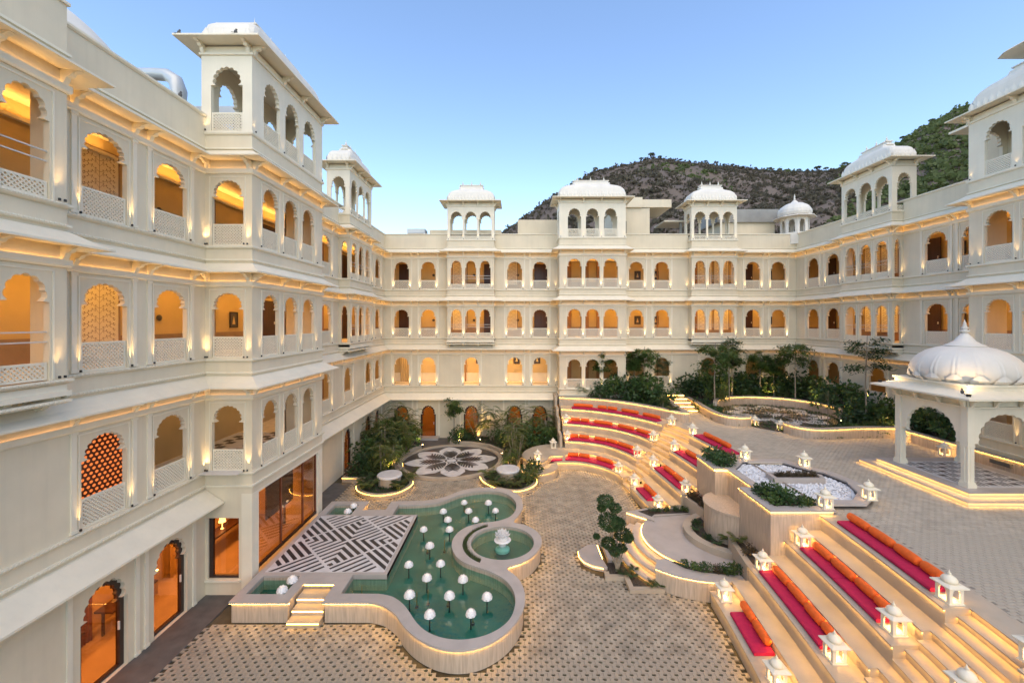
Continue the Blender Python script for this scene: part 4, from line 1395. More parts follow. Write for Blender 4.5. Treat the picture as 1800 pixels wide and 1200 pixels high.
def lotus(x, y, z, label):
    t = thing('lotus_lamp', label, 'lamp', (x, y, z + rnd.uniform(-.02, .02)), rnd.uniform(0, 6), 'lotus lamps in the pool')
    q_ = rnd.uniform(.82, .95)
    t.scale = (q_, q_, q_ * .82)
    obj('petals', lb_, None, t)
    obj('stem', ls_, None, t)
    obj('bulb', lg_, None, t)
    light('POINT', (0, 0, .26), .12, (1, .78, .5), t, size=.05)
rowt = {0: 'in the near round lobe', 1: 'at the narrow waist beside the small round pool', 2: 'in the far round lobe'}
for i, (x, y) in enumerate(lots):
    zone = 'near lobe' if y < 12 else ('middle stretch' if y < 16 else 'far lobe')
    lotus(x, y, .75, 'white lotus lamp over green water in the %s, %s from the front edge' % (zone, ords[i]))
lotus(-6.83, 12.10, .66, 'white lotus lamp in the near small basin, closer to the steps')
lotus(-6.78, 12.55, .66, 'white lotus lamp in the near small basin, closer to the striped platform')
lotus(-6.95, 17.1, .66, 'white lotus lamp in the far small basin, nearer the platform')
lotus(-6.90, 17.58, .66, 'white lotus lamp in the far small basin, nearer the planters')
# lotus fountain in the round pool
fo = thing('lotus_fountain', 'carved white stone lotus fountain standing in the small round pool', 'fountain', (-.5, 14.8, .30))
fo.scale = (.85, .85, .85)
obj('pedestal', MB().lathe([(.30, 0), (.30, .1), (.16, .16), (.14, .36), (.20, .40), (.33, .43), (.36, .46), (.33, .49), (.0, .49)], 20), m_lotus, fo, smooth=False)
dd = MB()
for k in range(16):
    a = 2 * PI * k / 16
    dd.lathe([(.0, 0), (.035, .01), (.035, .05), (.0, .07)], 6, (.29 * math.cos(a), .29 * math.sin(a), .40))
obj('bead_ring', dd, m_lotus, fo)
obj('bowl', MB().lathe([(.0, .49), (.22, .49), (.25, .53), (.25, .60), (.2, .64), (.0, .64)], 18), m_lotus, fo)
for ring_, (r0, r1, z0, z1, n, tw) in enumerate(((.18, .34, .62, .74, 9, 0), (.15, .28, .64, .82, 9, .35), (.10, .18, .66, .88, 8, 0), (.05, .08, .7, .88, 6, 0))):
    pm = MB()
    for k in range(n):
        a = 2 * PI * k / n + tw
        da = PI / n * .9
        P = lambda r, an, z: (r * math.cos(an), r * math.sin(an), z)
        pm.add([P(r0, a - da * .6, z0), P(r0, a + da * .6, z0), P((r0 + r1) / 2 * 1.08, a + da, (z0 + z1) / 2 - .01), P(r1, a, z1), P((r0 + r1) / 2 * 1.08, a - da, (z0 + z1) / 2 - .01), P((r0 + r1) / 2 * 1.15, a, (z0 + z1) / 2 - .04)],
               [(0, 1, 5), (1, 2, 5), (2, 3, 5), (3, 4, 5), (4, 0, 5)])
    obj('petal_ring', pm, m_lotus, fo)
# underwater brass jets
for i, (x, y) in enumerate(((-1.2, 11.4), (-2.9, 12.08), (-2.0, 12.14), (-2.6, 12.2), (-4.6, 12.35), (-3.2, 14.9), (-2.6, 14.98))):
    j = thing('fountain_jet', 'thin brass water jet in the green pool, %s counted from the front edge' % (['first'] + ords[1:])[i], 'jet', (x, y, .2), 0, 'brass jets in the pool')
    obj('nozzle', MB().lathe([(.02, 0), (.012, .2), (.006, .40), (.0, .40)], 6), mat('brass%d' % i, (.45, .28, .06), .35, metal=.8) if i == 0 else bpy.data.materials['brass0'], j)
    obj('base', MB().lathe([(.05, -.05), (.05, 0), (.0, .01)], 8), m_metal, j)
# ------------------------------------------------------------------ amphitheatre
PZ = 2.70
ROWS = [
    [(1.75, 23.50), (2.95, 25.35), (2.95, 26.6), (2.95, 27.6), (2.95, 28.7)],
    [(2.75, 23.78), (3.35, 25.25), (3.5, 26.45), (3.6, 27.4), (3.8, 28.4)],
    [(3.8, 23.6), (4.1, 25.05), (4.4, 26.1), (4.75, 27.0), (5.2, 28.0)],
    [(4.7, 22.9), (5.2, 24.35), (5.8, 25.2), (6.2, 26.0), (6.8, 26.9)],
    [(5.2, 22.2), (5.95, 23.2), (6.8, 23.95), (7.45, 24.55), (8.25, 25.3)],
    [(5.42, 21.7), (6.3, 22.3), (7.3, 22.75), (8.15, 23.3), (9.1, 23.9)],
    [(5.52, 20.5), (6.6, 20.95), (7.65, 21.2), (8.7, 21.45), (9.8, 21.7)],
    [(5.66, 19.0), (6.8, 19.1), (7.9, 19.2), (8.98, 19.3), (10.05, 19.4)],
    [(5.80, 17.45), (6.93, 17.45), (8.03, 17.45), (9.12, 17.45), (10.2, 17.45)],
    [(5.88, 15.3), (7.0, 15.3), (8.09, 15.3), (9.15, 15.3), (10.25, 15.3)],
    [(5.79, 12.37), (6.91, 12.37), (8.0, 12.37), (9.06, 12.37), (10.15, 12.37)],
    [(5.63, 10.5), (6.75, 10.5), (7.85, 10.5), (8.9, 10.5), (10.0, 10.5)],
    [(5.37, 8.5), (6.5, 8.5), (7.59, 8.5), (8.64, 8.5), (9.74, 8.5)],
    [(5.05, 6.6), (6.15, 6.6), (7.25, 6.6), (8.3, 6.6), (9.4, 6.6)],
    [(4.5, 4.0), (5.6, 4.0), (6.7, 4.0), (7.75, 4.0), (8.85, 4.0)]]
def TP(k, s):
    i = min(len(ROWS) - 2, max(0, int(s)))
    t = s - i
    g = lambda j: ROWS[max(0, min(len(ROWS) - 1, j))][k]
    p0, p1, p2, p3 = g(i - 1), g(i), g(i + 1), g(i + 2)
    if abs(p2[1] - p1[1]) > 1.4 and i >= 6:
        t = t
    return tuple(.5 * ((2 * p1[a]) + (-p0[a] + p2[a]) * t + (2 * p0[a] - 5 * p1[a] + 4 * p2[a] - p3[a]) * t * t + (-p0[a] + 3 * p1[a] - 3 * p2[a] + p3[a]) * t ** 3) for a in (0, 1))
def TL(k, s, t):
    a, b = TP(k, s), TP(k + 1, s)
    return (a[0] + (b[0] - a[0]) * t, a[1] + (b[1] - a[1]) * t)
def sY(k, y, t=0, lo=6.0, hi=14.0):
    for _ in range(40):
        m = (lo + hi) / 2
        if TL(k, m, t)[1] > y:
            lo = m
        else:
            hi = m
    return (lo + hi) / 2
def srange(s0, s1, n=None):
    n = n or max(2, int(abs(s1 - s0) * 7))
    return [s0 + (s1 - s0) * i / n for i in range(n + 1)]
def strip(mb, k, ss, prof, cap=False):
    rings = []
    for s in ss:
        rings.append([(*TL(k, s, t), z) for t, z in prof])
    mb.loft(rings, cap, cap, closed=False)
    return mb
amph = thing('amphitheatre', 'curved stone amphitheatre of four glowing seating terraces beside the paved court', 'amphitheatre')
SEAT = [(0, 0), (0, .405), (-.035, .405), (-.035, .45), (.58, .45), (.58, .705), (.545, .705), (.545, .75), (1.0, .75)]
SEAT4 = [(0, 0), (0, .405), (-.035, .405), (-.035, .45), (1.0, .45)]
def seat_tier(k, s0, s1):
    z0 = .75 * k
    pr = [(t, z + z0) for t, z in (SEAT if k < 3 else SEAT4)]
    ss = srange(s0, s1)
    o = obj('seating_tier', strip(MB(), k, ss, pr), m_stone, amph)
    # end cheeks
    for s in (s0, s1):
        ck = MB()
        base = [(1.0, z0 - .02), (0, z0 - .02)]
        pts2 = [(t, z) for t, z in pr] + base
        ls = [[Vector((t, z, 0)) for t, z in pts2]]
        tr = tessellate_polygon(ls)
        ck.add([(*TL(k, s, t), z) for t, z in pts2], [tuple(x) for x in tr])
        obj('cheek', ck, m_stone, o)
    lm = MB()
    strip(lm, k, ss, [(-.028, z0 + .402), (-.006, z0 + .402)])
    if k < 3:
        strip(lm, k, ss, [(.551, z0 + .702), (.574, z0 + .702)])
    obj('led_strip', lm, m_led, o)
def stair_tier(k, s0, s1):
    z0 = .75 * k
    n = 4 if k < 3 else 3
    rs = (.75 if k < 3 else .45) / n
    pr = []
    tr = .25 if k < 3 else .24
    for j in range(n):
        t, z = j * tr, z0 + j * rs
        pr += [(t, z), (t, z + rs - .035), (t - .03, z + rs - .035), (t - .03, z + rs)]
    pr.append((1.0, z0 + rs * n))
    ss = srange(s0, s1)
    o = obj('stair_flight', strip(MB(), k, ss, pr), m_stone, amph)
    lm = MB()
    for j in range(n):
        t, z = j * tr, z0 + j * rs
        strip(lm, k, ss, [(t - .024, z + rs - .037), (t - .004, z + rs - .037)])
    obj('led_strip', lm, m_led2, o)
A_END = [5.35, 5.2, 5.1, 5.0]
for k in range(4):
    seat_tier(k, 0.0, A_END[k])
    stair_tier(k, A_END[k], 6.15)
    seat_tier(k, 6.15, sY(k, 17.45))
    seat_tier(k, sY(k, 12.37), sY(k, 8.35))
    stair_tier(k, sY(k, 8.35), sY(k, 6.9))
    seat_tier(k, sY(k, 6.9), 14.0)
# retaining end wall against the lower garden and planter wall above the top tier
rw = MB().box(2.78, 2.95, 23.9, 28.7, -.02, .0)
steps_poly = [(23.9, 0), (23.9, .75), (25.4, .75), (25.4, 1.5), (26.6, 1.5), (26.6, 2.25), (27.55, 2.25), (27.55, 2.72), (28.6, 2.72), (28.6, 3.3), (30.3, 3.3), (30.3, 0)]
rw = MB()
panel(rw, FR('W', 2.80), steps_poly, [], -.16, rim=True)
obj('end_wall', rw, m_stone, amph)
TW = [(2.93, 28.65), (3.8, 28.35), (5.2, 27.95), (6.8, 26.95), (8.1, 25.55), (9.0, 24.3), (9.55, 23.7), (9.9, 23.75), (9.85, 24.5), (10.0, 26.2), (10.25, 28.2)]
TWc = catmull(TW, 5)
WALLP = [(0, PZ - .6), (0, 3.24), (.035, 3.24), (.035, 3.30), (-.24, 3.30), (-.24, PZ)]
def gwall(name, label, path, top, base, m=None, thick=.24):
    pr = [(0, base), (0, top - .06), (.035, top - .06), (.035, top), (-thick, top), (-thick, base)]
    t = thing(name, label, 'planter wall')
    obj('wall', sweep(MB(), path, pr, capends=True), m_stone2, t)
    obj('led_strip', sweep(MB(), path, [(.006, top - .064), (.026, top - .064)]), m_led, t)
    return t
gwall('planter_wall', 'curved glowing planter wall behind the top row of cushions', TWc, 3.30, PZ - .55)
bed1 = TWc[:] + [(10.25, YR - .05), (2.95, YR - .05)]
obj('planting_bed_soil', MB().poly(offs(bed1, -.2), 3.16), m_soil, kind='structure')

# garden wall round the upper mosaic, with the opening between two lanterns
GWL = catmull([(11.75, 29.3), (11.7, 27.6), (11.5, 25.6), (11.42, 24.2), (11.55, 23.3), (12.0, 22.85), (12.5, 22.75), (12.9, 22.85)], 5)
GWR = catmull([(13.85, 21.55), (13.9, 20.95), (14.2, 20.45), (14.8, 20.22), (15.8, 20.3), (16.9, 20.47), (18.2, 20.5), (18.72, 20.48)], 5) + [(18.78, 17.5), (18.86, 12.9), (18.86, 5)]
GWLr = GWL
gwall('planter_wall', 'low glowing garden wall sweeping from the corner steps to the opening', GWLr, 3.25, PZ - .02)
gwall('planter_wall', 'long glowing garden wall running behind the gazebo', GWR, 3.25, PZ - .02)
gc, grr = (15.8, 25.3), 3.0
arc2 = [(gc[0] + 3.25 * math.cos(a), gc[1] + 3.1 * math.sin(a)) for a in [math.radians(160 - 5 * i) for i in range(37)]]
gwall('planter_wall', 'curved retaining wall round the back of the upper mosaic', arc2, 3.38, PZ - .02)
gar = MB()
gpoly = [p for p in GWL] + [(13.35, 22.2)] + [p for p in GWR[:-3]] + [(18.9, 20.6), (XR - .02, 20.6), (XR - .02, YR - .02), (11.75, YR - .02)]
obj('planting_bed_soil', MB().poly(gpoly, 2.74), m_soil, kind='structure')
obj('planting_bed_soil', MB().poly([(18.9, 20.6), (XR - .02, 20.6), (XR - .02, 17.42), (18.95, 17.42)], 3.12), m_soil, kind='structure')
ob_ = MB().poly([(gc[0] + 3.3 * math.cos(math.radians(a)), gc[1] + 3.15 * math.sin(math.radians(a))) for a in range(-20, 165, 5)] + [(11.9, 27), (11.9, YR - .05), (XR - .05, YR - .05), (XR - .05, 24.2)], 3.2)
obj('planting_bed_soil', ob_, m_soil, kind='structure')

# steps up to the corner path between the two beds
cs_ = thing('garden_steps', 'short flight of glowing steps between the two planted beds', 'steps')
for i in range(5):
    y = 26.3 + i * .55
    st = obj('step', MB().box(10.1, 11.5, y, 30.2, 2.6, 2.7 + .15 * (i + 1)), m_stone, cs_)
    obj('led_strip', MB().box(10.12, 11.48, y - .012, y, 2.7 + .15 * i + .10, 2.7 + .15 * i + .12), m_led2, st)

# ------------------------------------------------------------------ plaza surface
T5 = [TP(4, s) for s in srange(5.3, 14, 60)]
T5 = [p for p in T5 if p[1] > 17.5] + [(10.2, 17.45), (9.2, 17.45), (9.2, 12.37), (10.15, 12.37)] + [p for p in T5 if p[1] < 12.3]
plaza = [(8.6, 24.9)] + T5 + [(XR - .02, 4.0), (XR - .02, 20.4), (18.8, 20.6), (16.9, 20.6), (14.8, 20.4), (14.1, 20.8), (13.9, 21.6), (12.9, 22.95), (12.3, 22.9), (11.7, 23.3), (11.55, 24.2), (11.65, 25.6), (11.8, 27.6), (11.8, 28.9), (10.1, 28.9), (9.9, 26.2), (9.75, 24.5), (9.6, 23.9), (9.0, 24.4)]
pl = obj('plaza', MB().poly(plaza, PZ - .012), m_joint, kind='structure')
# ------------------------------------------------------------------ cascade tower and upper planters
TWR = [(7.57, 17.43), (7.57, 15.84), (8.06, 15.84), (8.06, 14.12), (7.57, 14.12), (7.57, 12.37), (9.45, 12.37), (9.45, 12.75), (10.75, 12.75), (11.6, 13.4), (12.1, 14.3), (12.0, 15.4), (11.5, 16.2), (10.9, 16.95), (9.4, 16.95), (9.0, 17.43)]
tower = thing('stone_cascade', 'tall stone planter block with white pebble basin between the seating banks', 'planter')
tp = [(7.57, 17.43), (7.57, 15.84), (8.06, 15.84), (8.06, 14.12), (7.57, 14.12), (7.57, 12.37), (9.45, 12.37), (9.45, 17.43)]
obj('wall', MB().rim(tp, -.02, 2.79), m_stone2, tower)
PLT1 = [(7.85, 12.65), (9.25, 12.65), (9.25, 12.95), (8.75, 13.5), (8.4, 13.98), (7.85, 13.98)]
PLT2 = [(7.85, 16.05), (8.35, 16.05), (8.35, 16.45), (8.9, 16.75), (8.6, 17.15), (7.85, 17.2)]
BAS = [(8.35, 14.15), (8.75, 13.75), (9.3, 13.1), (10.6, 13.08), (11.25, 13.7), (11.6, 14.6), (11.45, 15.5), (11.0, 15.95), (10.65, 16.6), (9.1, 16.7), (8.6, 16.15), (8.35, 15.9)]
MID = [(9.15, 14.72), (10.95, 14.72), (11.1, 15.1), (10.8, 15.35), (9.2, 15.35)]
def ccw(p):
    return p if area(p) > 0 else p[::-1]
to = [(7.54, 17.46), (7.54, 15.87), (8.03, 15.87), (8.03, 14.09), (7.54, 14.09), (7.54, 12.34), (9.5, 12.34), (9.5, 12.75), (10.75, 12.75), (11.5, 13.35), (11.95, 14.3), (11.85, 15.4), (11.3, 16.2), (10.9, 16.95), (9.4, 16.98), (9.0, 17.46)]
obj('coping', MB().prism(to, 2.79, 2.85, [PLT1, PLT2, BAS]).poly(to, 2.79, [PLT1, PLT2, BAS]), m_coping, tower)
tc_ = ccw(to)
fr0 = [p for p in tp[:7]]
obj('led_strip', sweep(MB(), [(9.42, 12.37), (7.57, 12.37), (7.57, 14.12), (8.06, 14.12), (8.06, 15.84), (7.57, 15.84), (7.57, 17.43)], [(-.025, 2.785), (-.005, 2.785)]), m_led, tower)
obj('planting_soil', MB().poly(PLT1, 2.76).poly(PLT2, 2.76), m_soil, tower)
obj('basin_floor', MB().poly(BAS, 2.69), m_white, tower)
bw = MB().rim(BAS, 2.5, 2.8)
obj('basin_wall', bw, m_black, tower)
obj('mid_planter', MB().prism(MID, 2.69, 2.90, [[(9.3, 14.84), (10.85, 14.84), (10.95, 15.08), (10.72, 15.24), (9.34, 15.24)]]), m_coping, tower)
obj('planting_soil', MB().poly([(9.3, 14.84), (10.85, 14.84), (10.95, 15.08), (10.72, 15.24), (9.34, 15.24)], 2.86), m_soil, tower)
obj('led_strip', sweep(MB(), [(10.95, 14.72), (9.15, 14.72)], [(.005, 2.84), (.02, 2.84)]), m_white_glow, tower)
obj('led_strip', sweep(MB(), [(9.3, 16.68), (10.6, 16.58)], [(.005, 2.78), (.02, 2.78)]), m_white_glow, tower)
pb = MB()
rp = random.Random(3)
cnt = 0
while cnt < 3800:
    x, y = rp.uniform(8.3, 11.7), rp.uniform(13, 16.8)
    if not inside((x, y), BAS) or inside((x, y), MID):
        continue
    cnt += 1
    r = rp.uniform(.018, .042)
    a = rp.uniform(0, 6)
    z = 2.70 + rp.uniform(0, .03)
    pts = [(x + r * math.cos(a + q * PI / 2) * (1.3 if q % 2 else .9), y + r * math.sin(a + q * PI / 2), z) for q in range(4)]
    pb.add(pts + [(x, y, z + r * .8), (x, y, z - r)], [(0, 1, 4), (1, 2, 4), (2, 3, 4), (3, 0, 4)])
obj('white_pebbles', pb, m_pebble, kind='stuff')
# stage drum, ring planter and side troughs
stg = thing('round_stage', 'pale round stone stage with glowing curved steps below the cascade', 'stage')
sc_ = (6.72, 15.12)
def fan(r, a0, a1, n=28):
    return [(sc_[0] + r * math.cos(math.radians(a0 + (a1 - a0) * i / n)), sc_[1] + r * math.sin(math.radians(a0 + (a1 - a0) * i / n))) for i in range(n + 1)]
for i, (r, z) in enumerate(((3.06, .15), (2.74, .30), (2.42, .45))):
    a0, a1 = 140 + i * 1, 222 - i * 2
    f = fan(r, a0, a1)
    o = obj('step', MB().prism(f + [sc_], z - .035, z), m_coping, stg)
    obj('riser', MB().rim(fan(r - .035, a0, a1) + [sc_], -.01, z - .035), m_stone, o)
    obj('led_strip', sweep(MB(), f[::1], [(-.025, z - .037), (-.004, z - .037)]), m_led2, o)
st_out = fan(2.08, 90, 270) + [(sc_[0] + .95, sc_[1] - 2.3), (sc_[0] + .95, sc_[1] + 2.3)]
stage_poly = fan(2.08, 128, 232) + [(5.44, 13.42), (6.2, 13.0), (7.56, 13.0), (7.56, 14.0), (8.1, 14.0), (8.1, 15.9), (7.56, 15.9), (7.56, 17.2), (7.0, 17.0), (5.45, 16.75)]
obj('platform', MB().prism(stage_poly, .44, .60), m_coping, stg)
obj('led_strip', sweep(MB(), fan(2.08, 128, 232), [(.006, .56), (.026, .56)]), m_led2, stg)
obj('drum', MB().lathe([(1.06, 0), (1.06, 1.19), (1.10, 1.19), (1.10, 1.25), (.0, 1.25)], 48, (7.98, 15.12, .6)), m_stone2, stg)
ringp = [(7.95 + 1.78 * math.cos(math.radians(a)), 15.12 + 1.62 * math.sin(math.radians(a))) for a in range(104, 262, 6)]
ringi = [(7.95 + 1.48 * math.cos(math.radians(a)), 15.12 + 1.34 * math.sin(math.radians(a))) for a in range(254, 98, -6)]
obj('ring_curb', MB().prism(ringp + ringi, .6, .82), m_stone, stg)
obj('planting_soil', MB().poly([(7.95 + 1.5 * math.cos(math.radians(a)), 15.12 + 1.36 * math.sin(math.radians(a))) for a in range(98, 262, 6)], .76), m_soil, stg)
# raised side bed and slanting curb between drum and near bank
obj('side_bed', MB().prism([(6.9, 12.4), (7.55, 12.4), (7.55, 14.15), (7.2, 14.15)], .6, 1.15), m_stone, stg)
obj('side_bed', MB().prism([(7.0, 17.44), (7.55, 17.44), (7.55, 16.1), (7.25, 16.1)], .6, 1.15), m_stone, stg)
obj('planting_soil', MB().poly([(7.12, 12.5), (7.5, 12.5), (7.5, 14.05), (7.33, 14.05)], 1.154).poly([(7.15, 17.4), (7.5, 17.4), (7.5, 16.2), (7.35, 16.2)], 1.154), m_soil, stg)
# curved troughs either side of the stage
S_out = catmull([(4.42, 13.2), (4.9, 12.84), (5.44, 12.62), (5.98, 12.5)], 5)
S_in = catmull([(6.2, 13.0), (5.43, 13.25), (4.95, 13.72)], 5)
sp = S_out + [(6.9, 12.42), (6.9, 12.98)] + S_in + [(4.62, 13.6)]
sh = [(5.12, 13.62), (5.35, 13.32), (5.75, 13.05), (6.3, 12.82), (6.85, 12.82), (6.85, 13.3), (6.2, 13.25), (5.6, 13.5), (5.25, 13.75)]
obj('trough_wall', MB().prism(sp, -.01, .62, []), m_stone2, stg)
obj('coping', MB().prism(offs(ccw(sp), .02), .60, .645), m_coping, stg)
obj('planting_soil', MB().poly([(5.05, 13.5), (5.35, 13.15), (5.8, 12.95), (6.3, 12.85), (6.85, 12.8), (6.85, 13.0), (6.0, 13.05), (5.45, 13.28), (5.15, 13.55)], .65), m_soil, stg)
obj('led_strip', sweep(MB(), S_out, [(.005, .595), (.018, .595)]), m_led, stg)
N_p = [(4.5, 17.1), (5.5, 17.44), (7.1, 17.44), (7.1, 16.95), (5.5, 16.7), (5.42, 16.3)]
obj('trough_wall', MB().prism(N_p, -.01, .62), m_stone2, stg)
obj('coping', MB().prism(N_p, .60, .645), m_coping, stg)
obj('planting_soil', MB().poly([(5.0, 17.12), (5.6, 17.32), (7.05, 17.34), (7.05, 16.98), (5.6, 16.85), (5.42, 16.65)], .65), m_soil, stg)
obj('led_strip', sweep(MB(), [(4.52, 17.08), (5.40, 16.32)], [(.005, .59), (.02, .59)]), m_led, stg)
# low disc and zigzag bed by the cloud tree
obj('low_disc', MB().prism([(2.25, 15.1), (2.22, 14.75), (2.35, 14.4), (2.6, 14.17), (2.95, 14.04), (3.08, 14.06), (2.98, 14.8), (2.98, 15.55), (2.6, 15.45)], .0, .15), m_coping, stg)
obj('low_slab', MB().prism([(3.2, 14.5), (3.72, 14.5), (3.5, 15.6), (3.2, 15.6)], .0, .15), m_coping, stg)
obj('led_strip', sweep(MB(), [(2.25, 15.1), (2.22, 14.75), (2.35, 14.4), (2.6, 14.17), (2.95, 14.04)], [(.005, .11), (.02, .11)]), m_led2, stg)
obj('led_strip', sweep(MB(), [(3.0, 14.1), (2.99, 15.5)], [(.01, .13), (.03, .13)]), m_led2, stg)
zz = [(2.93, 13.9), (2.9, 13.57), (3.52, 13.57), (3.53, 12.93), (4.62, 12.93)]
obj('zigzag_curb', sweep(MB(), zz, [(0, 0), (0, .12), (-.16, .12), (-.16, 0)], capends=True), m_stone, stg)
obj('planting_soil', MB().poly([(2.98, 13.95), (2.98, 13.7), (3.6, 13.65), (3.62, 13.05), (4.6, 13.05), (4.2, 13.6), (3.85, 14.3), (3.7, 14.9), (3.2, 14.5)], .05), m_soil, stg)

# ------------------------------------------------------------------ mosaics
def mosaic(cx, cy, r, z, parent, npet=8, rot=0.0):
    obj('disc', MB().lathe([(r, -.06), (r, 0), (.0, 0)], 64, (cx, cy, z)), m_greym, parent)
    for k in range(npet):
        a = 2 * PI * k / npet + rot
        u = Vector((math.cos(a), math.sin(a), 0))
        v = Vector((-u.y, u.x, 0))
        c0 = Vector((cx, cy, z + .008))
        w = .25 * r
        pts = [c0 + u * (r * t) + v * (w * s) for t, s in ((.13, .12), (.45, .95), (.72, .95), (.90, .45), (.97, 0), (.90, -.45), (.72, -.95), (.45, -.95), (.13, -.12))]
        dz = .0012 * k
        obj('white_petal', MB().add([p + Vector((0, 0, dz)) for p in pts], [tuple(range(9))]), m_white, parent)
        lf = MB()
        for j in range(7):
            t = .16 + j * .062
            for s in (-1, 1):
                p0 = c0 + u * (r * t)
                q = c0 + u * (r * (t + .10)) + v * (s * r * (.06 + .10 * math.sin(PI * (j + 1) / 8)))
                th = u * (r * .04)
                lf.add([p + Vector((0, 0, .014)) for p in (p0, q, q + th, p0 + th * 1.5)], [(0, 1, 2, 3)])
        obj('black_leaf', lf, m_black, parent)
    obj('hub', MB().lathe([(r * .10, 0), (r * .10, .016), (.0, .016)], 24, (cx, cy, z)), m_white, parent)
m1 = thing('flower_mosaic', 'round floor mosaic with white petals on dark stone in the lower garden', 'mosaic')
mosaic(-3.95, 25.15, 2.85, .05, m1, 8, .2)
rimp = [(-3.95 + 2.86 * math.cos(2 * PI * i / 64), 25.15 + 2.86 * math.sin(2 * PI * i / 64)) for i in range(64)]
obj('curb', sweep(MB(), rimp, [(0, 0), (0, .13), (.27, .13), (.27, 0)], closed=True), m_stone, m1)
obj('led_strip', sweep(MB(), rimp, [(-.004, .10), (-.016, .10)], closed=True, i0=34, i1=60), m_led2, m1)
m2 = thing('flower_mosaic', 'round black and white floral mosaic in the upper garden, cut by the wall', 'mosaic')
mosaic(gc[0], gc[1], 2.98, 2.80, m2, 8, .5)
# small round stone table discs beside it
for i, (x, y, lab) in enumerate(((13.0, 24.5, 'flat dark ringed stone disc left of the upper mosaic'), (15.0, 21.6, 'flat pale stone disc behind the opening in the garden wall'))):
    t = thing('stone_disc', lab, 'stone disc', (x, y, 2.74))
    obj('rim', MB().lathe([(.75, 0), (.75, .09), (.0, .09)], 32), m_black, t)
    obj('top', MB().lathe([(.62, .09), (.62, .10), (.0, .10)], 32), m_white, t)

# ------------------------------------------------------------------ lower garden beds
PLx = catmull([(-7.99, 21.77), (-8.05, 21.0), (-7.85, 20.4), (-7.39, 19.95), (-6.79, 19.7), (-6.29, 19.72), (-5.75, 20.0), (-5.38, 20.6), (-5.3, 21.25), (-5.66, 22.0)], 4)
left_bed = [(-9.2, 21.87)] + PLx + [(-6.15, 22.5), (-6.8, 23.6), (-7.1, 25.2), (-6.85, 26.7), (-6.3, 27.6), (-7.1, 27.9), (-7.2, 29.5), (-9.2, 29.5)]
lbt = thing('garden_bed', 'curved lower garden bed against the pool wing with glowing curb', 'garden bed')
lbc = ccw(left_bed)
obj('curb', MB().prism(lbc, 0, .26, [offs(lbc, -.17)]), m_stone, lbt)
obj('planting_soil', MB().poly(offs(lbc, -.15), .22), m_soil, lbt)
obj('led_strip', sweep(MB(), PLx, [(.005, .22), (.02, .22)]), m_led2, lbt)
obj('led_strip', sweep(MB(), [(-9.2, 21.87), (-8.0, 21.8)], [(.005, .22), (.02, .22)]), m_led2, lbt)
PRx = catmull([(-1.95, 22.1), (-1.75, 21.5), (-1.39, 20.95), (-.9, 20.5), (-.3, 20.22), (.2, 20.22), (.7, 20.6), (1.0, 21.15), (1.05, 21.8)], 4)
right_bed = PRx + [(.5, 22.5), (.2, 23.2), (.2, 24.6), (.8, 25.8), (1.9, 26.35), (2.78, 26.3), (2.78, 29.9), (-4.6, 29.9), (-4.6, 28.6), (-3.2, 28.35), (-1.9, 27.75), (-1.0, 26.6), (-.7, 25.2), (-.85, 24.0), (-1.3, 23.0)]
rbt = thing('garden_bed', 'curved lower garden bed between the flower mosaic and the amphitheatre', 'garden bed')
rbc = ccw(right_bed)
obj('curb', MB().prism(rbc, 0, .26, [offs(rbc, -.16)]), m_stone, rbt)
obj('planting_soil', MB().poly(offs(rbc, -.14), .22), m_soil, rbt)
obj('led_strip', sweep(MB(), PRx, [(.005, .22), (.02, .22)]), m_led2, rbt)
for i, (x, y, lab) in enumerate(((-6.45, 21.1, 'round white stone stool among ferns in the bed by the pool wing'), (-.45, 21.9, 'round white stone stool among ferns in the bed by the amphitheatre'))):
    t = thing('stone_stool', lab, 'stool', (x, y, .2))
    obj('drum', MB().lathe([(.55, 0), (.57, .38), (.55, .44), (.0, .44)], 28), m_stone, t)
    obj('top', MB().lathe([(.62, .44), (.62, .50), (.59, .54), (.0, .55)], 28), m_white, t)
# rounded end discs of the lowest tiers
D45 = catmull([(.45, 22.4), (.8, 21.92), (1.36, 21.88), (1.95, 22.3), (2.25, 22.9), (2.2, 23.6), (1.4, 24.0), (.5, 23.8)], 4, closed=True)
D75 = catmull([(.38, 23.7), (.40, 24.4), (.73, 25.2), (1.37, 25.85), (2.1, 26.12), (2.95, 26.2), (2.95, 24.2), (1.95, 23.95), (1.7, 23.3), (1.35, 22.8), (.83, 22.85)], 4, closed=True)
for nm, pp, z in (('lower_disc', D45, .45), ('upper_disc', D75, .752)):
    pp = ccw(pp)
    o = obj(nm, MB().prism(offs(pp, .03), z - .05, z).rim(pp, 0, z - .05), m_stone, amph)
    obj('led_strip', sweep(MB(), pp, [(.006, z - .053), (.024, z - .053)], closed=True), m_led, o)

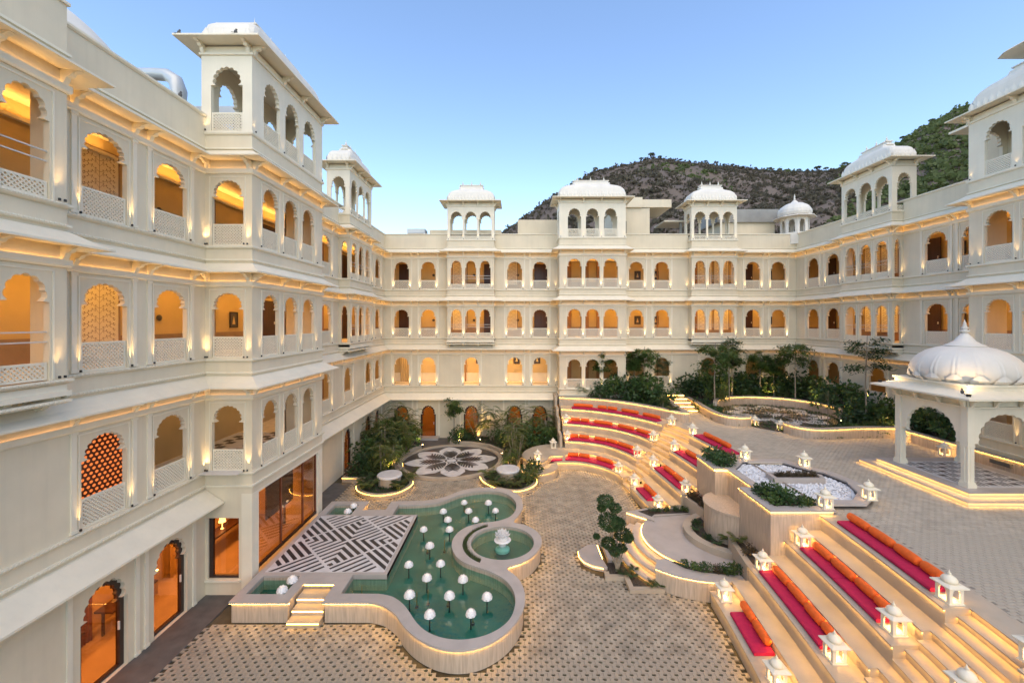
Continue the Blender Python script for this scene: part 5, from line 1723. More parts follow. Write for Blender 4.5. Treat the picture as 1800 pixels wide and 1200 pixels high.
# ------------------------------------------------------------------ ground of the lower court
court = [(-8.62, 2), (5.9, 2), (5.9, 24), (2.9, 26.5), (-9.6, 30.25), (-9.6, 2)]
lc = obj('paved_court', MB().add([(-9.62, -5, -.03), (9, -5, -.03), (9, 30.3, -.03), (-9.62, 30.3, -.03)], [(0, 1, 2, 3)]), m_moss, kind='structure')
obj('path', MB().box(-9.62, -8.62, -5, 18.3, -.03, .002).box(-9.62, -8.62, 18.3, 21.8, -.03, .002), m_dark, kind='structure')
obj('path', MB().box(-9.6, 2.9, 28.0, 30.28, -.03, .001), m_dark, kind='structure')
obj('door_step', MB().box(-7.2, -5.6, 29.6, 30.29, 0, .15), m_coping, kind='structure')
A, B = .268, .123
def amphx(y):
    return TP(0, sY(0, y))[0] if y < 20.5 else 5.6
zones = [offs(ccw(outer), .03), lbc, rbc, ccw(D45), ccw(D75), rimp, [(p[0], p[1]) for p in fan(3.08, 138, 224)] + [(6, 13), (6, 17.2)], [(2.9, 13.57), (3.5, 13.57), (3.5, 12.93), (6, 12.93), (6, 17.3), (4.5, 17.15), (3.7, 15.0), (3.2, 15.7), (2.2, 15.2), (2.2, 14.2)], sp]
zones.append([(-3.95 + 3.14 * math.cos(2 * PI * i / 40), 25.15 + 3.14 * math.sin(2 * PI * i / 40)) for i in range(40)])
zbb = [(min(p[0] for p in z), max(p[0] for p in z), min(p[1] for p in z), max(p[1] for p in z)) for z in zones]
def blocked(x, y):
    for z, b in zip(zones, zbb):
        if b[0] < x < b[1] and b[2] < y < b[3] and inside((x, y), z):
            return True
    return False
def paver_geo(mb, x, y, top=.0):
    g = .004
    x0, x1, y0, y1 = x - A / 2 + g, x + A / 2 - g, y - B / 2 + g * .6, y + B / 2 - g * .6
    hw, hh = .052, .037
    o8 = [(x0, y0), (x, y0), (x1, y0), (x1, y), (x1, y1), (x, y1), (x0, y1), (x0, y)]
    h8 = [(x - hw, y - hh * .35), (x - hw * .2, y - hh), (x + hw * .7, y - hh), (x + hw, y - hh * .1), (x + hw, y + hh * .6), (x + hw * .2, y + hh), (x - hw * .6, y + hh), (x - hw, y + hh * .4)]
    vs = [(a, b, top) for a, b in o8] + [(a, b, top) for a, b in h8] + [(a, b, top - .028) for a, b in h8] + [(a, b, top - .03) for a, b in o8]
    fs = []
    for i in range(8):
        j = (i + 1) % 8
        fs.append((i, j, 8 + j, 8 + i))
        fs.append((8 + i, 8 + j, 16 + j, 16 + i))
        fs.append((24 + i, 24 + j, j, i))
    mb.add(vs, fs)
cells = []
j = 0
y = 7.0
while y < 24.2:
    x = -8.5 + (A / 2 if j % 2 else 0)
    while x < 6.0:
        if not blocked(x, y) and not (y < 24.5 and x > (amphx(y) - .1 if y < 20.5 else 5.6)) and not (y > 20.4 and math.hypot(x - 2.5, y - 20.3) > 3.55 and x > 1.2) and y < 24.0 and not (x < -8.0 and 11.6 < y < 18.2):
            cells.append((x, y))
        x += A
    y += B
    j += 1
cells = [c for c in cells if c[1] > 8.0 and c[0] / c[1] > -1.3]
cells.sort(key=lambda c: c[1])
vis = [c for c in cells if c[1] > 9.6 and -.98 < c[0] / c[1] < .56]
big = set(vis[:300])
pm_ = MB()
paver_geo(pm_, 0, 0, 0)
me_pv = pm_.mesh('paver')
me_pv.materials.append(m_paver)
st_ = MB()
for c in cells:
    if c in big:
        obj('paver', me_pv, None, lc, (c[0], c[1], rnd.uniform(-.002, .002)), kind=None)
    else:
        paver_geo(st_, c[0], c[1], rnd.uniform(-.002, .002))
obj('paver_field', st_, m_paver, lc, kind='stuff')
# grass tufts in the paver holes near the walls
gt = MB()
for c in cells:
    near = any(math.hypot(c[0] - p[0], c[1] - p[1]) < .22 for p in outer[::2])
    if rnd.random() < (.9 if near else .30):
        for q in range(10 if near else 5):
            x, y = c[0] + rnd.uniform(-.05, .05), c[1] + rnd.uniform(-.035, .035)
            h = rnd.uniform(.015, .03) * (2.2 if near else 1)
            a = rnd.uniform(0, 6)
            gt.add([(x - .006, y, -.028), (x + .006, y, -.028), (x + math.cos(a) * .02, y + math.sin(a) * .02, h - .02)], [(0, 1, 2)])
obj('grass_tufts', gt, m_grass, kind='stuff')
# bricks of the plaza
bp_, n0 = MB(), []
BL, BW = .20, .10
bricks = []
j = 0
y = 4.2
while y < 27:
    x = 8.0 + (BL / 2 if j % 2 else 0)
    while x < 18.9:
        u = x / y
        if u < 1.35 and inside((x, y), plaza) and not (7.5 < x < 12.1 and 12.3 < y < 17.5 and inside((x, y), to)):
            bricks.append((x, y))
        x += BL
    y += BW
    j += 1
bricks.sort(key=lambda c: c[1] + .001 * c[0])
visb = [b for b in bricks if b[1] > 7.1 and b[0] / b[1] < 1.215]
bigb = set(visb[:300])
def brick_geo(mb, x, y, z):
    g = .005
    x0, x1, y0, y1 = x - BL / 2 + g, x + BL / 2 - g, y - BW / 2 + g, y + BW / 2 - g
    e = .006
    mb.add([(x0, y0, z - .014), (x1, y0, z - .014), (x1, y1, z - .014), (x0, y1, z - .014), (x0 + e, y0 + e, z), (x1 - e, y0 + e, z), (x1 - e, y1 - e, z), (x0 + e, y1 - e, z)],
           [(4, 5, 6, 7), (0, 1, 5, 4), (1, 2, 6, 5), (2, 3, 7, 6), (3, 0, 4, 7)])
bm_ = MB()
brick_geo(bm_, 0, 0, 0)
me_bk = bm_.mesh('brick')
me_bk.materials.append(m_brick)
for b in bricks:
    z = PZ + rnd.uniform(-.0025, .003)
    if b in bigb:
        obj('brick', me_bk, None, pl, (b[0], b[1], z))
    else:
        brick_geo(bp_, b[0], b[1], z)
obj('brick_field', bp_, m_brick, pl, kind='stuff')
# ------------------------------------------------------------------ cushions
ORD = ['first', 'second', 'third', 'fourth', 'fifth', 'sixth', 'seventh', 'eighth', 'ninth', 'tenth', 'eleventh', 'twelfth', 'thirteenth', 'fourteenth', 'fifteenth', 'sixteenth', 'seventeenth', 'eighteenth', 'nineteenth', 'twentieth']
TN = ['lowest', 'second lowest', 'second highest', 'top']
def mattress(k, s0, s1, label, z=None, t0=.10, t1=.56):
    z = .75 * k + .452 if z is None else z
    h = .085
    pr = [(t0 + .02, 0), (t1 - .02, 0), (t1, .02), (t1, h - .02), (t1 - .025, h), (t0 + .025, h), (t0, h - .02), (t0, .02)]
    ss = srange(s0, s1, max(5, int(abs(s1 - s0) * 6)))
    rings = []
    for i, s in enumerate(ss):
        sq = .985 if i in (0, len(ss) - 1) else 1
        rings.append([(*TL(k, s, (t - .33) * sq + .33), z + zz * (sq if zz > .04 else 1) + (.003 * math.sin(i * 2.1) if zz > .04 else 0)) for t, zz in pr])
    o = obj('seat_mattress', MB().loft(rings), m_magenta)
    return tag(o, label, 'mattress', 'magenta seat mattresses on the amphitheatre')
def bolster(k, s0, s1, label, t=.485, r=.108, z=None):
    z = .75 * k + .452 + .085 + r * .96 if z is None else z
    n = 9
    rings = []
    prof = [(.01, .28), (.022, .66), (.055, .90), (.13, 1.0), (.5, 1.05), (.87, 1.0), (.945, .90), (.978, .66), (.99, .28)]
    jit = rnd.uniform(-.02, .012)
    for f, rr_ in prof:
        s = s0 + (s1 - s0) * f
        c = TL(k, s, t + jit)
        a, b = TL(k, s, t + .05), TL(k, s, t - .05)
        d = Vector((a[0] - b[0], a[1] - b[1])).normalized()
        rings.append([(c[0] + d.x * math.cos(q * 2 * PI / 14) * r * rr_, c[1] + d.y * math.cos(q * 2 * PI / 14) * r * rr_, z + math.sin(q * 2 * PI / 14) * r * rr_) for q in range(14)])
    o = obj('bolster_cushion', MB().loft(rings), m_orange, smooth=True)
    return tag(o, label, 'bolster', 'orange bolsters on the amphitheatre')
def spx(k, ratio, t=.5, lo=0.0, hi=5.3):
    for _ in range(40):
        m = (lo + hi) / 2
        p = TL(k, m, t)
        if p[0] / p[1] < ratio:
            lo = m
        else:
            hi = m
    return (lo + hi) / 2
# curved far bank (section by the rear wall)
FAR = {0: ((955, 1078), [(955, 988), (999, 1017), (1018, 1037), (1048, 1078)]),
       1: ((998, 1141), [(1000, 1017), (1018, 1036), (1045, 1065), (1066, 1085), (1086, 1113)]),
       2: ((997, 1141), [(1003, 1020), (1021, 1036), (1044, 1077), (1086, 1115), (1119, 1143)]),
       3: ((1005, 1160), [(1008, 1043), (1051, 1067), (1068, 1085), (1092, 1123), (1130, 1161)])}
rr_ = lambda px: (px - 908) / 730
A_CUT = [5.25, 5.1, 5.0, 4.9]
for k in range(4):
    (a, b), bl = FAR[k]
    s0, s1 = (0.0 if k == 0 else spx(k, rr_(a), .3)), min(spx(k, rr_(b), .3), A_CUT[k] - .25)
    if k == 0:
        s0 = .12
    mattress(k, s0, s1, 'magenta mattress on the %s row of the curved far bank' % TN[k])
    for i, (p, q) in enumerate(bl):
        u0, u1 = spx(k, rr_(p)), min(spx(k, rr_(q)), A_CUT[k] - .22)
        if k == 0 and i == 0:
            u0 = .25
        if u1 - u0 > .08:
            bolster(k, u0, u1, 'orange bolster, %s from the rear wall on the %s row of the far bank' % (ORD[i], TN[k]))
# middle bank
MIDB = {0: (19.9, 18.55, [(19.85, 19.25), (19.25, 18.6)]), 1: (20.55, 17.95, [(20.3, 19.3), (19.25, 18.1)]), 2: (20.75, 17.5, [(20.3, 19.3), (19.25, 18.2)]), 3: (20.95, 18.0, [(20.7, 20.0), (19.98, 19.3), (19.25, 18.6)])}
for k, (y0, y1, bl) in MIDB.items():
    mattress(k, sY(k, y0, .3), sY(k, y1, .3), 'magenta mattress on the %s row of the bank before the pebble basin' % TN[k])
    for i, (a, b) in enumerate(bl):
        bolster(k, sY(k, a, .5), sY(k, b, .5), 'orange bolster, %s from the far stairs on the %s row before the pebble basin' % (ORD[i], TN[k]))
# near bank
NB = {0: ([(11.35, 9.95)], [(11.55, 10.85), (10.83, 10.1)]),
      1: ([(12.0, 9.2)], [(11.95, 11.2), (11.18, 10.4), (10.38, 9.72), (9.7, 9.25)]),
      2: ([(11.85, 10.42), (10.40, 8.98)], [(11.8, 11.05), (11.02, 10.2), (10.17, 9.5), (9.48, 9.0)]),
      3: ([(11.85, 8.85)], [(11.95, 11.18), (11.15, 10.35), (10.3, 9.58), (9.55, 8.95)])}
for k, (ml, bl) in NB.items():
    for i, (a, b) in enumerate(ml):
        mattress(k, sY(k, a, .3), sY(k, b, .3), 'magenta mattress on the %s row of the nearest bank%s' % (TN[k], '' if len(ml) == 1 else ', far half' if i == 0 else ', near half'))
    for i, (a, b) in enumerate(bl):
        bolster(k, sY(k, a, .5), sY(k, b, .5), 'orange bolster, %s from the cascade on the %s row of the nearest bank' % (ORD[i], TN[k]))

# ------------------------------------------------------------------ lanterns
def lantern_parts():
    w, h, t = .34, .40, .035
    body = MB()
    hp = [(x * .40, .05 + z * .155) for x, z in arch(.46, 2.0, 1.45, 7, .03, 2)]
    for kd, c0 in (('S', -w / 2), ('N', w / 2), ('E', w / 2), ('W', -w / 2)):
        panel(body, FR(kd, c0), [(-w / 2, .0), (w / 2, 0), (w / 2, h), (-w / 2, h)], [hp], t)
    body.box(-w / 2 + t, w / 2 - t, -w / 2 + t, w / 2 - t, 0, .03)
    base = MB().box(-w / 2 - .02, w / 2 + .02, -w / 2 - .02, w / 2 + .02, -.0, .025)
    roof = MB().loft([[(-.24, -.24, h), (.24, -.24, h), (.24, .24, h), (-.24, .24, h)], [(-.24, -.24, h + .025), (.24, -.24, h + .025), (.24, .24, h + .025), (-.24, .24, h + .025)], [(-.15, -.15, h + .06), (.15, -.15, h + .06), (.15, .15, h + .06), (-.15, .15, h + .06)]])
    dome = MB().lathe([(.13, h + .055), (.155, h + .09), (.155, h + .13), (.125, h + .18), (.07, h + .215), (.035, h + .23), (.03, h + .245), (.045, h + .26), (.018, h + .285), (.0, h + .36)], 14)
    bulb = MB().lathe([(.0, .05), (.028, .06), (.03, .10), (.0, .13)], 8)
    out = []
    for nm, m, mm in (('body', body, m_trim), ('plinth', base, m_trim), ('roof', roof, m_trim), ('dome', dome, m_trim), ('bulb', bulb, m_bulb)):
        me = m.mesh(nm)
        me.materials.append(mm)
        if nm == 'dome':
            me.shade_smooth()
        out.append((nm, me))
    return out
LP = lantern_parts()
def lantern(x, y, z, label, rz=0.0, lit=True, s=1.0):
    t = thing('stone_lantern', label, 'lantern', (x, y, z), rz, 'stone lanterns round the courtyard')
    s *= .86
    t.scale = (s, s, s)
    for nm, me in LP:
        if nm == 'bulb' and not lit:
            continue
        obj(nm, me, None, t)
    if lit:
        light('POINT', (0, 0, .20), 2.0, (1.0, .56, .20), t, size=.03)
LN = [(8.66, 23.2, 2.7, 'stone lantern at the plaza edge above the far bank stairs', .6), (7.5, 22.75, 1.95, 'lit stone lantern ending the second highest row of the far bank', .6),
      (6.55, 22.5, 1.2, 'lit stone lantern ending the second lowest row of the far bank', .5), (5.45, 22.15, .45, 'lit stone lantern ending the lowest row of the far bank', .5),
      (9.02, 21.25, 2.7, 'stone lantern heading the top row before the pebble basin', .1), (7.98, 21.0, 1.95, 'lit stone lantern heading the second highest row before the pebble basin', .1),
      (6.88, 20.9, 1.2, 'lit stone lantern heading the second lowest row before the pebble basin', .1), (5.8, 20.4, .45, 'lit stone lantern heading the lowest row before the pebble basin', .1),
      (7.22, 17.72, 1.2, 'lit stone lantern beside the shrubs where the second lowest row meets the cascade', 0), (6.12, 17.95, .45, 'lit stone lantern above the trough where the lowest row meets the stage', 0),
      (3.2, 26.85, 1.95, 'lit stone lantern by the end wall on the second highest row', 0), (3.15, 25.65, 1.2, 'lit stone lantern by the end wall on the second lowest row', 0),
      (2.24, 25.45, .75, 'unlit white stone lantern at the back of the rounded terrace end', .2), (1.18, 23.2, .75, 'bright stone lantern at the front of the rounded terrace end', .2),
      (8.3, 12.05, 1.95, 'lit stone lantern in the angle of the cascade wall, second highest row', 0), (7.2, 12.14, 1.2, 'lit stone lantern against the cascade wall, second lowest row', 0),
      (6.0, 12.0, .45, 'lit stone lantern where the lowest near row meets the curved trough', 0),
      (8.93, 8.57, 2.7, 'stone lantern at the plaza edge ending the top magenta mattress', 0), (7.92, 8.72, 1.95, 'lit stone lantern ending the second highest row of the nearest bank', 0),
      (6.84, 8.93, 1.2, 'lit stone lantern ending the second lowest row of the nearest bank', 0), (5.76, 9.2, .45, 'lit stone lantern ending the lowest row by the bottom edge', 0),
      (7.72, 7.12, 1.95, 'stone lantern cut by the bottom edge below the near stairs', 0), (8.72, 6.95, 2.7, 'stone lantern cut by the lower corner beyond the near stairs', 0),
      (9.35, 17.0, 2.85, 'stone lantern behind the shrubs at the far corner of the pebble basin', 0), (11.15, 16.1, 2.85, 'stone lantern at the far plaza side of the pebble basin', 0),
      (11.15, 13.15, 2.85, 'stone lantern at the plaza corner of the pebble basin nearest the gazebo', 0), (9.33, 12.55, 2.85, 'stone lantern on the near corner of the cascade coping', 0),
      (13.2, 23.0, 2.7, 'stone lantern on the far side of the garden wall opening', .1), (14.0, 22.0, 2.7, 'stone lantern on the near side of the garden wall opening', .1),
      (18.45, 19.9, 2.7, 'lit stone lantern against the garden wall, just behind the slim gazebo column', 0), (18.45, 17.9, 2.7, 'lit stone lantern seen through the middle of the gazebo arch', 0)]
for x, y, z, lab, rz in LN:
    lantern(x, y, z + .002, lab, rz, 'unlit' not in lab)

# ------------------------------------------------------------------ gazebo
gz = thing('gazebo', 'domed white gazebo with cusped arches on two glowing steps', 'gazebo')
GX0, GX1, GY0, GY1 = 14.93, 17.33, 13.75, 16.15
for i, (x0, y0, x1, y1, z) in enumerate(((14.0, 12.88, 18.3, 17.05, 2.85), (14.42, 13.24, 17.9, 16.7, 3.0))):
    o = obj('step', MB().box(x0, x1, y0, y1, z - .035, z).box(x0 + .035, x1 - .035, y0 + .035, y1 - .035, PZ - .02, z - .035), m_coping, gz)
    obj('led_strip', sweep(MB(), [(x1, y0), (x0, y0), (x0, y1)][::-1], [(-.028, z - .037), (-.006, z - .037)]), m_led, o)
obj('floor_field', MB().box(GX0 - .1, GX1 + .1, GY0 - .1, GY1 + .1, 3.0, 3.005), m_white, gz)
rg_ = random.Random(8)
for i in range(6):
    for j in range(6):
        x, y = GX0 + .05 + i * .4, GY0 + .05 + j * .4
        if (i + j) % 2 == 0:
            obj('black_tile', MB().box(x + .05, x + .28, y + .06, y + .24, 3.003, 3.009), m_greym, gz)
        else:
            for q in range(3):
                obj('black_tile', MB().box(x + .02 + q * .13, x + .07 + q * .13, y, y + .36, 3.003, 3.009), m_black, gz)
for x in (GX0, GX1):
    for y in (GY0, GY1):
        c = MB().box(x - .11, x + .11, y - .11, y + .11, 3.0, 5.85)
        c.box(x - .15, x + .15, y - .15, y + .15, 3.0, 3.12).box(x - .135, x + .135, y - .135, y + .135, 3.12, 3.18)
        c.box(x - .125, x + .125, y - .125, y + .125, 4.32, 4.40).box(x - .02, x + .02, y - .125, y + .125, 3.18, 4.32).box(x - .125, x + .125, y - .02, y + .02, 3.18, 4.32)
        obj('column', c, m_trim, gz)
arc_ = MB()
cxg, cyg = (GX0 + GX1) / 2, (GY0 + GY1) / 2
def gh(w):
    return [(x, 3.0 + z) for x, z in arch(w, 2.40, 1.42, 13, .05, 5, notch=.12)]
for kd, c0, m0, m1_ in (('W', GX0 - .06, GY0, GY1), ('E', GX1 + .06, GY0, GY1), ('S', GY0 - .06, GX0, GX1), ('N', GY1 + .06, GX0, GX1)):
    mc = (m0 + m1_) / 2
    panel(arc_, FR(kd, c0), [(m0 + .1, 4.2), (m1_ - .1, 4.2), (m1_ - .1, 5.86), (m0 + .1, 5.86)], [], .0) if False else None
    out_ = [(m0 + .11, 3.0), (m0 + .11, 5.86), (m1_ - .11, 5.86), (m1_ - .11, 3.0)]
    ap = gh(m1_ - m0 - .22 - .06)
    pts = [(m0 + .11, 4.36), (m0 + .11, 5.86), (m1_ - .11, 5.86), (m1_ - .11, 4.36)] + [(mc + x, z) for x, z in ap[1:-1]][::-1]
    panel(arc_, FR(kd, c0), pts, [], .12, rim=True)
obj('arcade', arc_, m_trim, gz)
loop = [(GX0 - .12, GY0 - .12), (GX1 + .12, GY0 - .12), (GX1 + .12, GY1 + .12), (GX0 - .12, GY1 + .12)]
obj('cornice', sweep(MB(), loop, [(-.1, 5.60), (.04, 5.61), (.05, 5.66), (-.1, 5.67)], closed=True), m_trim, gz)
obj('eave', sweep(MB(), loop, [(-.1, 6.20), (.02, 6.17), (.3, 6.06), (.52, 6.0), (.52, 5.94), (.02, 5.97), (-.1, 5.97)], closed=True), m_trim, gz)
obj('roof_block', sweep(MB(), loop, [(-.2, 5.9), (.0, 5.9), (.0, 6.28), (.05, 6.30), (.05, 6.37), (-.3, 6.37)], closed=True).box(GX0 - .05, GX1 + .05, GY0 - .05, GY1 + .05, 5.86, 6.365), m_trim, gz)
for x in (GX0 - .02, cxg - .42, cxg + .42, GX1 + .02):
    obj('bracket', me_brk, None, gz, (x, GY0 - .13, 5.97))
for y in (GY0 - .02, cyg - .42, cyg + .42, GY1 + .02):
    obj('bracket', me_brk, None, gz, (GX0 - .13, y, 5.97), -PI / 2)
dr = []
def dome_r(a, r, z):
    m_ = (a + .0001) % (PI / 8)
    k = 1 + .028 * (math.exp(-((m_ - .155) / .016) ** 2) + math.exp(-((m_ - .235) / .016) ** 2))
    f = max(0, min(1, (7.5 - z) / .8))
    return r * (1 + (k - 1) * f)
for r, z in ((1.30, 0), (1.40, .10), (1.455, .28), (1.45, .45), (1.38, .65), (1.24, .85), (1.03, 1.02), (.78, 1.14), (.52, 1.21), (.50, 1.22)):
    dr.append([(cxg + dome_r(2 * PI * j / 288, r, z + 6.37) * math.cos(2 * PI * j / 288), cyg + dome_r(2 * PI * j / 288, r, z + 6.37) * math.sin(2 * PI * j / 288), 6.37 + z) for j in range(288)])
obj('ribbed_dome', MB().loft(dr), m_dome, gz, smooth=True)
ptl = MB()
for k in range(16):
    a = 2 * PI * (k + .5) / 16
    da = PI / 16 * .75
    P = lambda r, an, z: (cxg + r * math.cos(an), cyg + r * math.sin(an), 6.37 + z)
    ptl.add([P(1.37, a - da, 0), P(1.37, a + da, 0), P(1.50, a + da, .13), P(1.515, a + da * .4, .26), P(1.52, a, .31), P(1.515, a - da * .4, .26), P(1.50, a - da, .13), P(1.545, a, .12)],
            [(0, 1, 7), (1, 2, 7), (2, 3, 7), (3, 4, 7), (4, 5, 7), (5, 6, 7), (6, 0, 7)])
obj('petal_band', ptl, m_dome, gz)
obj('crown_cap', MB().lathe([(.36, 1.20), (.52, 1.20), (.56, 1.22), (.54, 1.245), (.42, 1.29), (.28, 1.40), (.19, 1.54), (.12, 1.62), (.10, 1.66), (.0, 1.66)], 32, (cxg, cyg, 6.37)), m_dome, gz, smooth=True)
obj('finial', MB().lathe([(.10, 1.65), (.07, 1.69), (.14, 1.74), (.14, 1.77), (.06, 1.80), (.10, 1.84), (.11, 1.87), (.05, 1.92), (.07, 1.96), (.04, 2.00), (.05, 2.03), (.02, 2.09), (.0, 2.18)], 14, (cxg, cyg, 6.37)), m_dome, gz, smooth=True)
for x, y in ((GX0 - .42, GY0 - .42), (GX0 - .42, GY1 + .42), (GX1 + .42, GY0 - .42)):
    f = obj('uplight', MB().lathe([(.05, 0), (.07, .09), (.055, .10), (.0, .08)], 10), m_metal, gz, (x, y, 6.03))
    dv = Vector((cxg - x, cyg - y, .95))
    light('SPOT', (0, 0, .13), 22, (1.0, .66, .30), f, size=.03, rot=dv.to_track_quat('-Z', 'Y').to_euler(), spot=math.radians(80), blend=.8)
# vent in the garden wall
vn = obj('wall_vent', MB().box(18.73, 18.835, 15.75, 16.45, 2.90, 3.05), m_dark)
tag(vn, 'dark slot vent low in the glowing garden wall behind the gazebo', 'vent')

# ------------------------------------------------------------------ plants
def leafquad(mb, c, d, w, up=Vector((0, 0, 1))):
    """pointed leaf from c along d, half width w"""
    s = d.cross(up)
    if s.length < 1e-4:
        s = Vector((1, 0, 0))
    s = s.normalized() * w
    m = c + d * .45
    mb.add([c, m - s, c + d, m + s], [(0, 1, 2, 3)])
def rv(r):
    return Vector((r.gauss(0, 1), r.gauss(0, 1), r.gauss(0, 1))).normalized()
def bush_mesh(seed, n, R, H, ls, clumps=14):
    r = random.Random(seed)
    mb, st = MB(), MB()
    for c in range(clumps):
        a, q = r.uniform(0, 2 * PI), math.sqrt(r.random())
        h = r.uniform(.25, 1.0) * H * (1 - .35 * q)
        cc = Vector((math.cos(a) * q * R * .8, math.sin(a) * q * R * .8, h))
        cr = r.uniform(.28, .42) * min(R, H)
        st.tube([(cc.x * .25, cc.y * .25, 0), (cc.x * .6, cc.y * .6, h * .5), tuple(cc)], [.014, .011, .006], 4)
        for k in range(n // clumps):
            d = rv(r)
            p = cc + d * cr * r.uniform(.45, 1.05)
            if p.z < .02:
                continue
            dd = (d + rv(r) * .7 + Vector((0, 0, -.15))).normalized() * ls * r.uniform(.7, 1.3)
            leafquad(mb, p, dd, ls * .26, rv(r))
    return mb.mesh('foliage'), st.mesh('stems')
def palm_mesh(seed, nst, H, fl, nl=16, arcs=9, lean=.5):
    r = random.Random(seed)
    mb, st = MB(), MB()
    for s in range(nst):
        a = r.uniform(0, 2 * PI)
        q = r.uniform(0, lean)
        h = H * r.uniform(.55, 1.0)
        b = Vector((math.cos(a) * .12, math.sin(a) * .12, 0))
        tp_ = Vector((math.cos(a) * q, math.sin(a) * q, h))
        st.tube([b, b.lerp(tp_, .5) + Vector((0, 0, .05)), tp_], [.022, .018, .012], 5)
        for k in range(arcs):
            an = r.uniform(0, 2 * PI)
            out = Vector((math.cos(an), math.sin(an), 0))
            L = fl * r.uniform(.7, 1.1)
            base = b.lerp(tp_, r.uniform(.55, 1.0)) if nst > 1 else tp_
            up = r.uniform(.3, .9) + (.75 if nst == 1 else 0)
            pv = base
            for j in range(1, nl + 1):
                t = j / nl
                p = base + out * L * t + Vector((0, 0, L * (up * t - 1.05 * t * t)))
                side = out.cross(Vector((0, 0, 1)))
                for sg in (-1, 1):
                    d = (side * sg * .8 + out * .5 + Vector((0, 0, -.25))).normalized() * L * .34 * math.sin(PI * min(.97, t * .85 + .12))
                    leafquad(mb, p, d, .018 + .012 * fl, Vector((0, 0, 1)))
                if j % 3 == 0:
                    st.add([tuple(pv), tuple(pv + Vector((0, 0, .008))), tuple(p + Vector((0, 0, .008))), tuple(p)], [(0, 1, 2, 3)])
                    pv = p
    return mb.mesh('foliage'), st.mesh('stems')
def tier_tree_mesh(seed, H, tiers, R, nleaf=700, ls=.13):
    """slender tree with flat sprays of feathery leaves"""
    r = random.Random(seed)
    mb, st = MB(), MB()
    top = Vector((r.uniform(-.15, .15), r.uniform(-.15, .15), H))
    st.tube([(0, 0, 0), (r.uniform(-.06, .06), r.uniform(-.06, .06), H * .5), tuple(top)], [.045, .032, .015], 6)
    for t in range(tiers):
        h = H * (.62 + .38 * (t + .5) / tiers)
        for b in range(5):
            a = r.uniform(0, 2 * PI)
            L = R * r.uniform(.55, 1.0)
            o = top.normalized() * 0 + Vector((0, 0, h * .93))
            e = Vector((math.cos(a) * L, math.sin(a) * L, h + r.uniform(-.35, .25) - L * .12))
            st.tube([o, o.lerp(e, .55) + Vector((0, 0, .12)), e], [.014, .009, .004], 4)
            for k in range(nleaf // (tiers * 5)):
                q = r.uniform(.35, 1.08)
                p = o.lerp(e, q) + Vector((r.gauss(0, .13), r.gauss(0, .13), .16 * math.sin(PI * q) + r.gauss(0, .075)))
                an = a + r.choice((-1, 1)) * r.uniform(.5, 1.3)
                d = Vector((math.cos(an), math.sin(an), r.uniform(-.9, .15))).normalized() * ls * r.uniform(.7, 1.3)
                leafquad(mb, p, d, ls * .22, Vector((r.gauss(0, .3), r.gauss(0, .3), 1)))
    return mb.mesh('crown'), st.mesh('trunk')
PROTO = {}
def proto(key, pair, ml, ms_):
    a, b = pair
    a.materials.append(ml)
    b.materials.append(ms_)
    PROTO[key] = (a, b)
proto('bushA', bush_mesh(1, 620, .75, 1.15, .16), m_leafA, m_bark)
proto('bushB', bush_mesh(2, 620, .8, 1.0, .18), m_leafB, m_bark)
proto('bushC', bush_mesh(3, 560, .7, 1.2, .15), m_leafC, m_bark)
proto('bushR', bush_mesh(4, 420, .5, .6, .13), m_leafR, m_bark)
proto('low', bush_mesh(5, 420, .45, .42, .11, 12), m_leafB, m_bark)
proto('lowA', bush_mesh(6, 420, .45, .40, .12, 12), m_leafA, m_bark)
proto('palm', palm_mesh(7, 7, 1.7, .85, 12, 6), m_leafA, m_palebark)
proto('palmT', palm_mesh(8, 6, 2.5, .95, 13, 6, .7), m_leafC, m_palebark)
proto('fern', palm_mesh(9, 1, .18, .62, 12, 18), m_leafC, m_bark)
proto('fernB', palm_mesh(10, 1, .14, .5, 10, 16), m_leafB, m_bark)
proto('bamboo', palm_mesh(11, 11, 2.6, .5, 8, 7, .9), m_leafC, m_palebark)
proto('tree', tier_tree_mesh(12, 3.9, 4, 1.05, 2000, .19), m_leafA, m_palebark)
proto('treeB', tier_tree_mesh(13, 4.6, 3, 1.05, 1100, .18), m_leafB, m_palebark)
proto('treeC', tier_tree_mesh(14, 2.9, 5, .62, 2200, .17), m_leafA, m_palebark)
SEEN = {}
def plant(key, x, y, z, s, label, name='shrub', cat='shrub', group=None, sz=None):
    t = thing(name, label, cat, (x, y, z), rnd.uniform(0, 6.28), group)
    t.scale = (s, s, sz or s)
    a, b = PROTO[key]
    obj(a.name.split('.')[0], a, None, t)
    obj(b.name.split('.')[0], b, None, t)
    return t
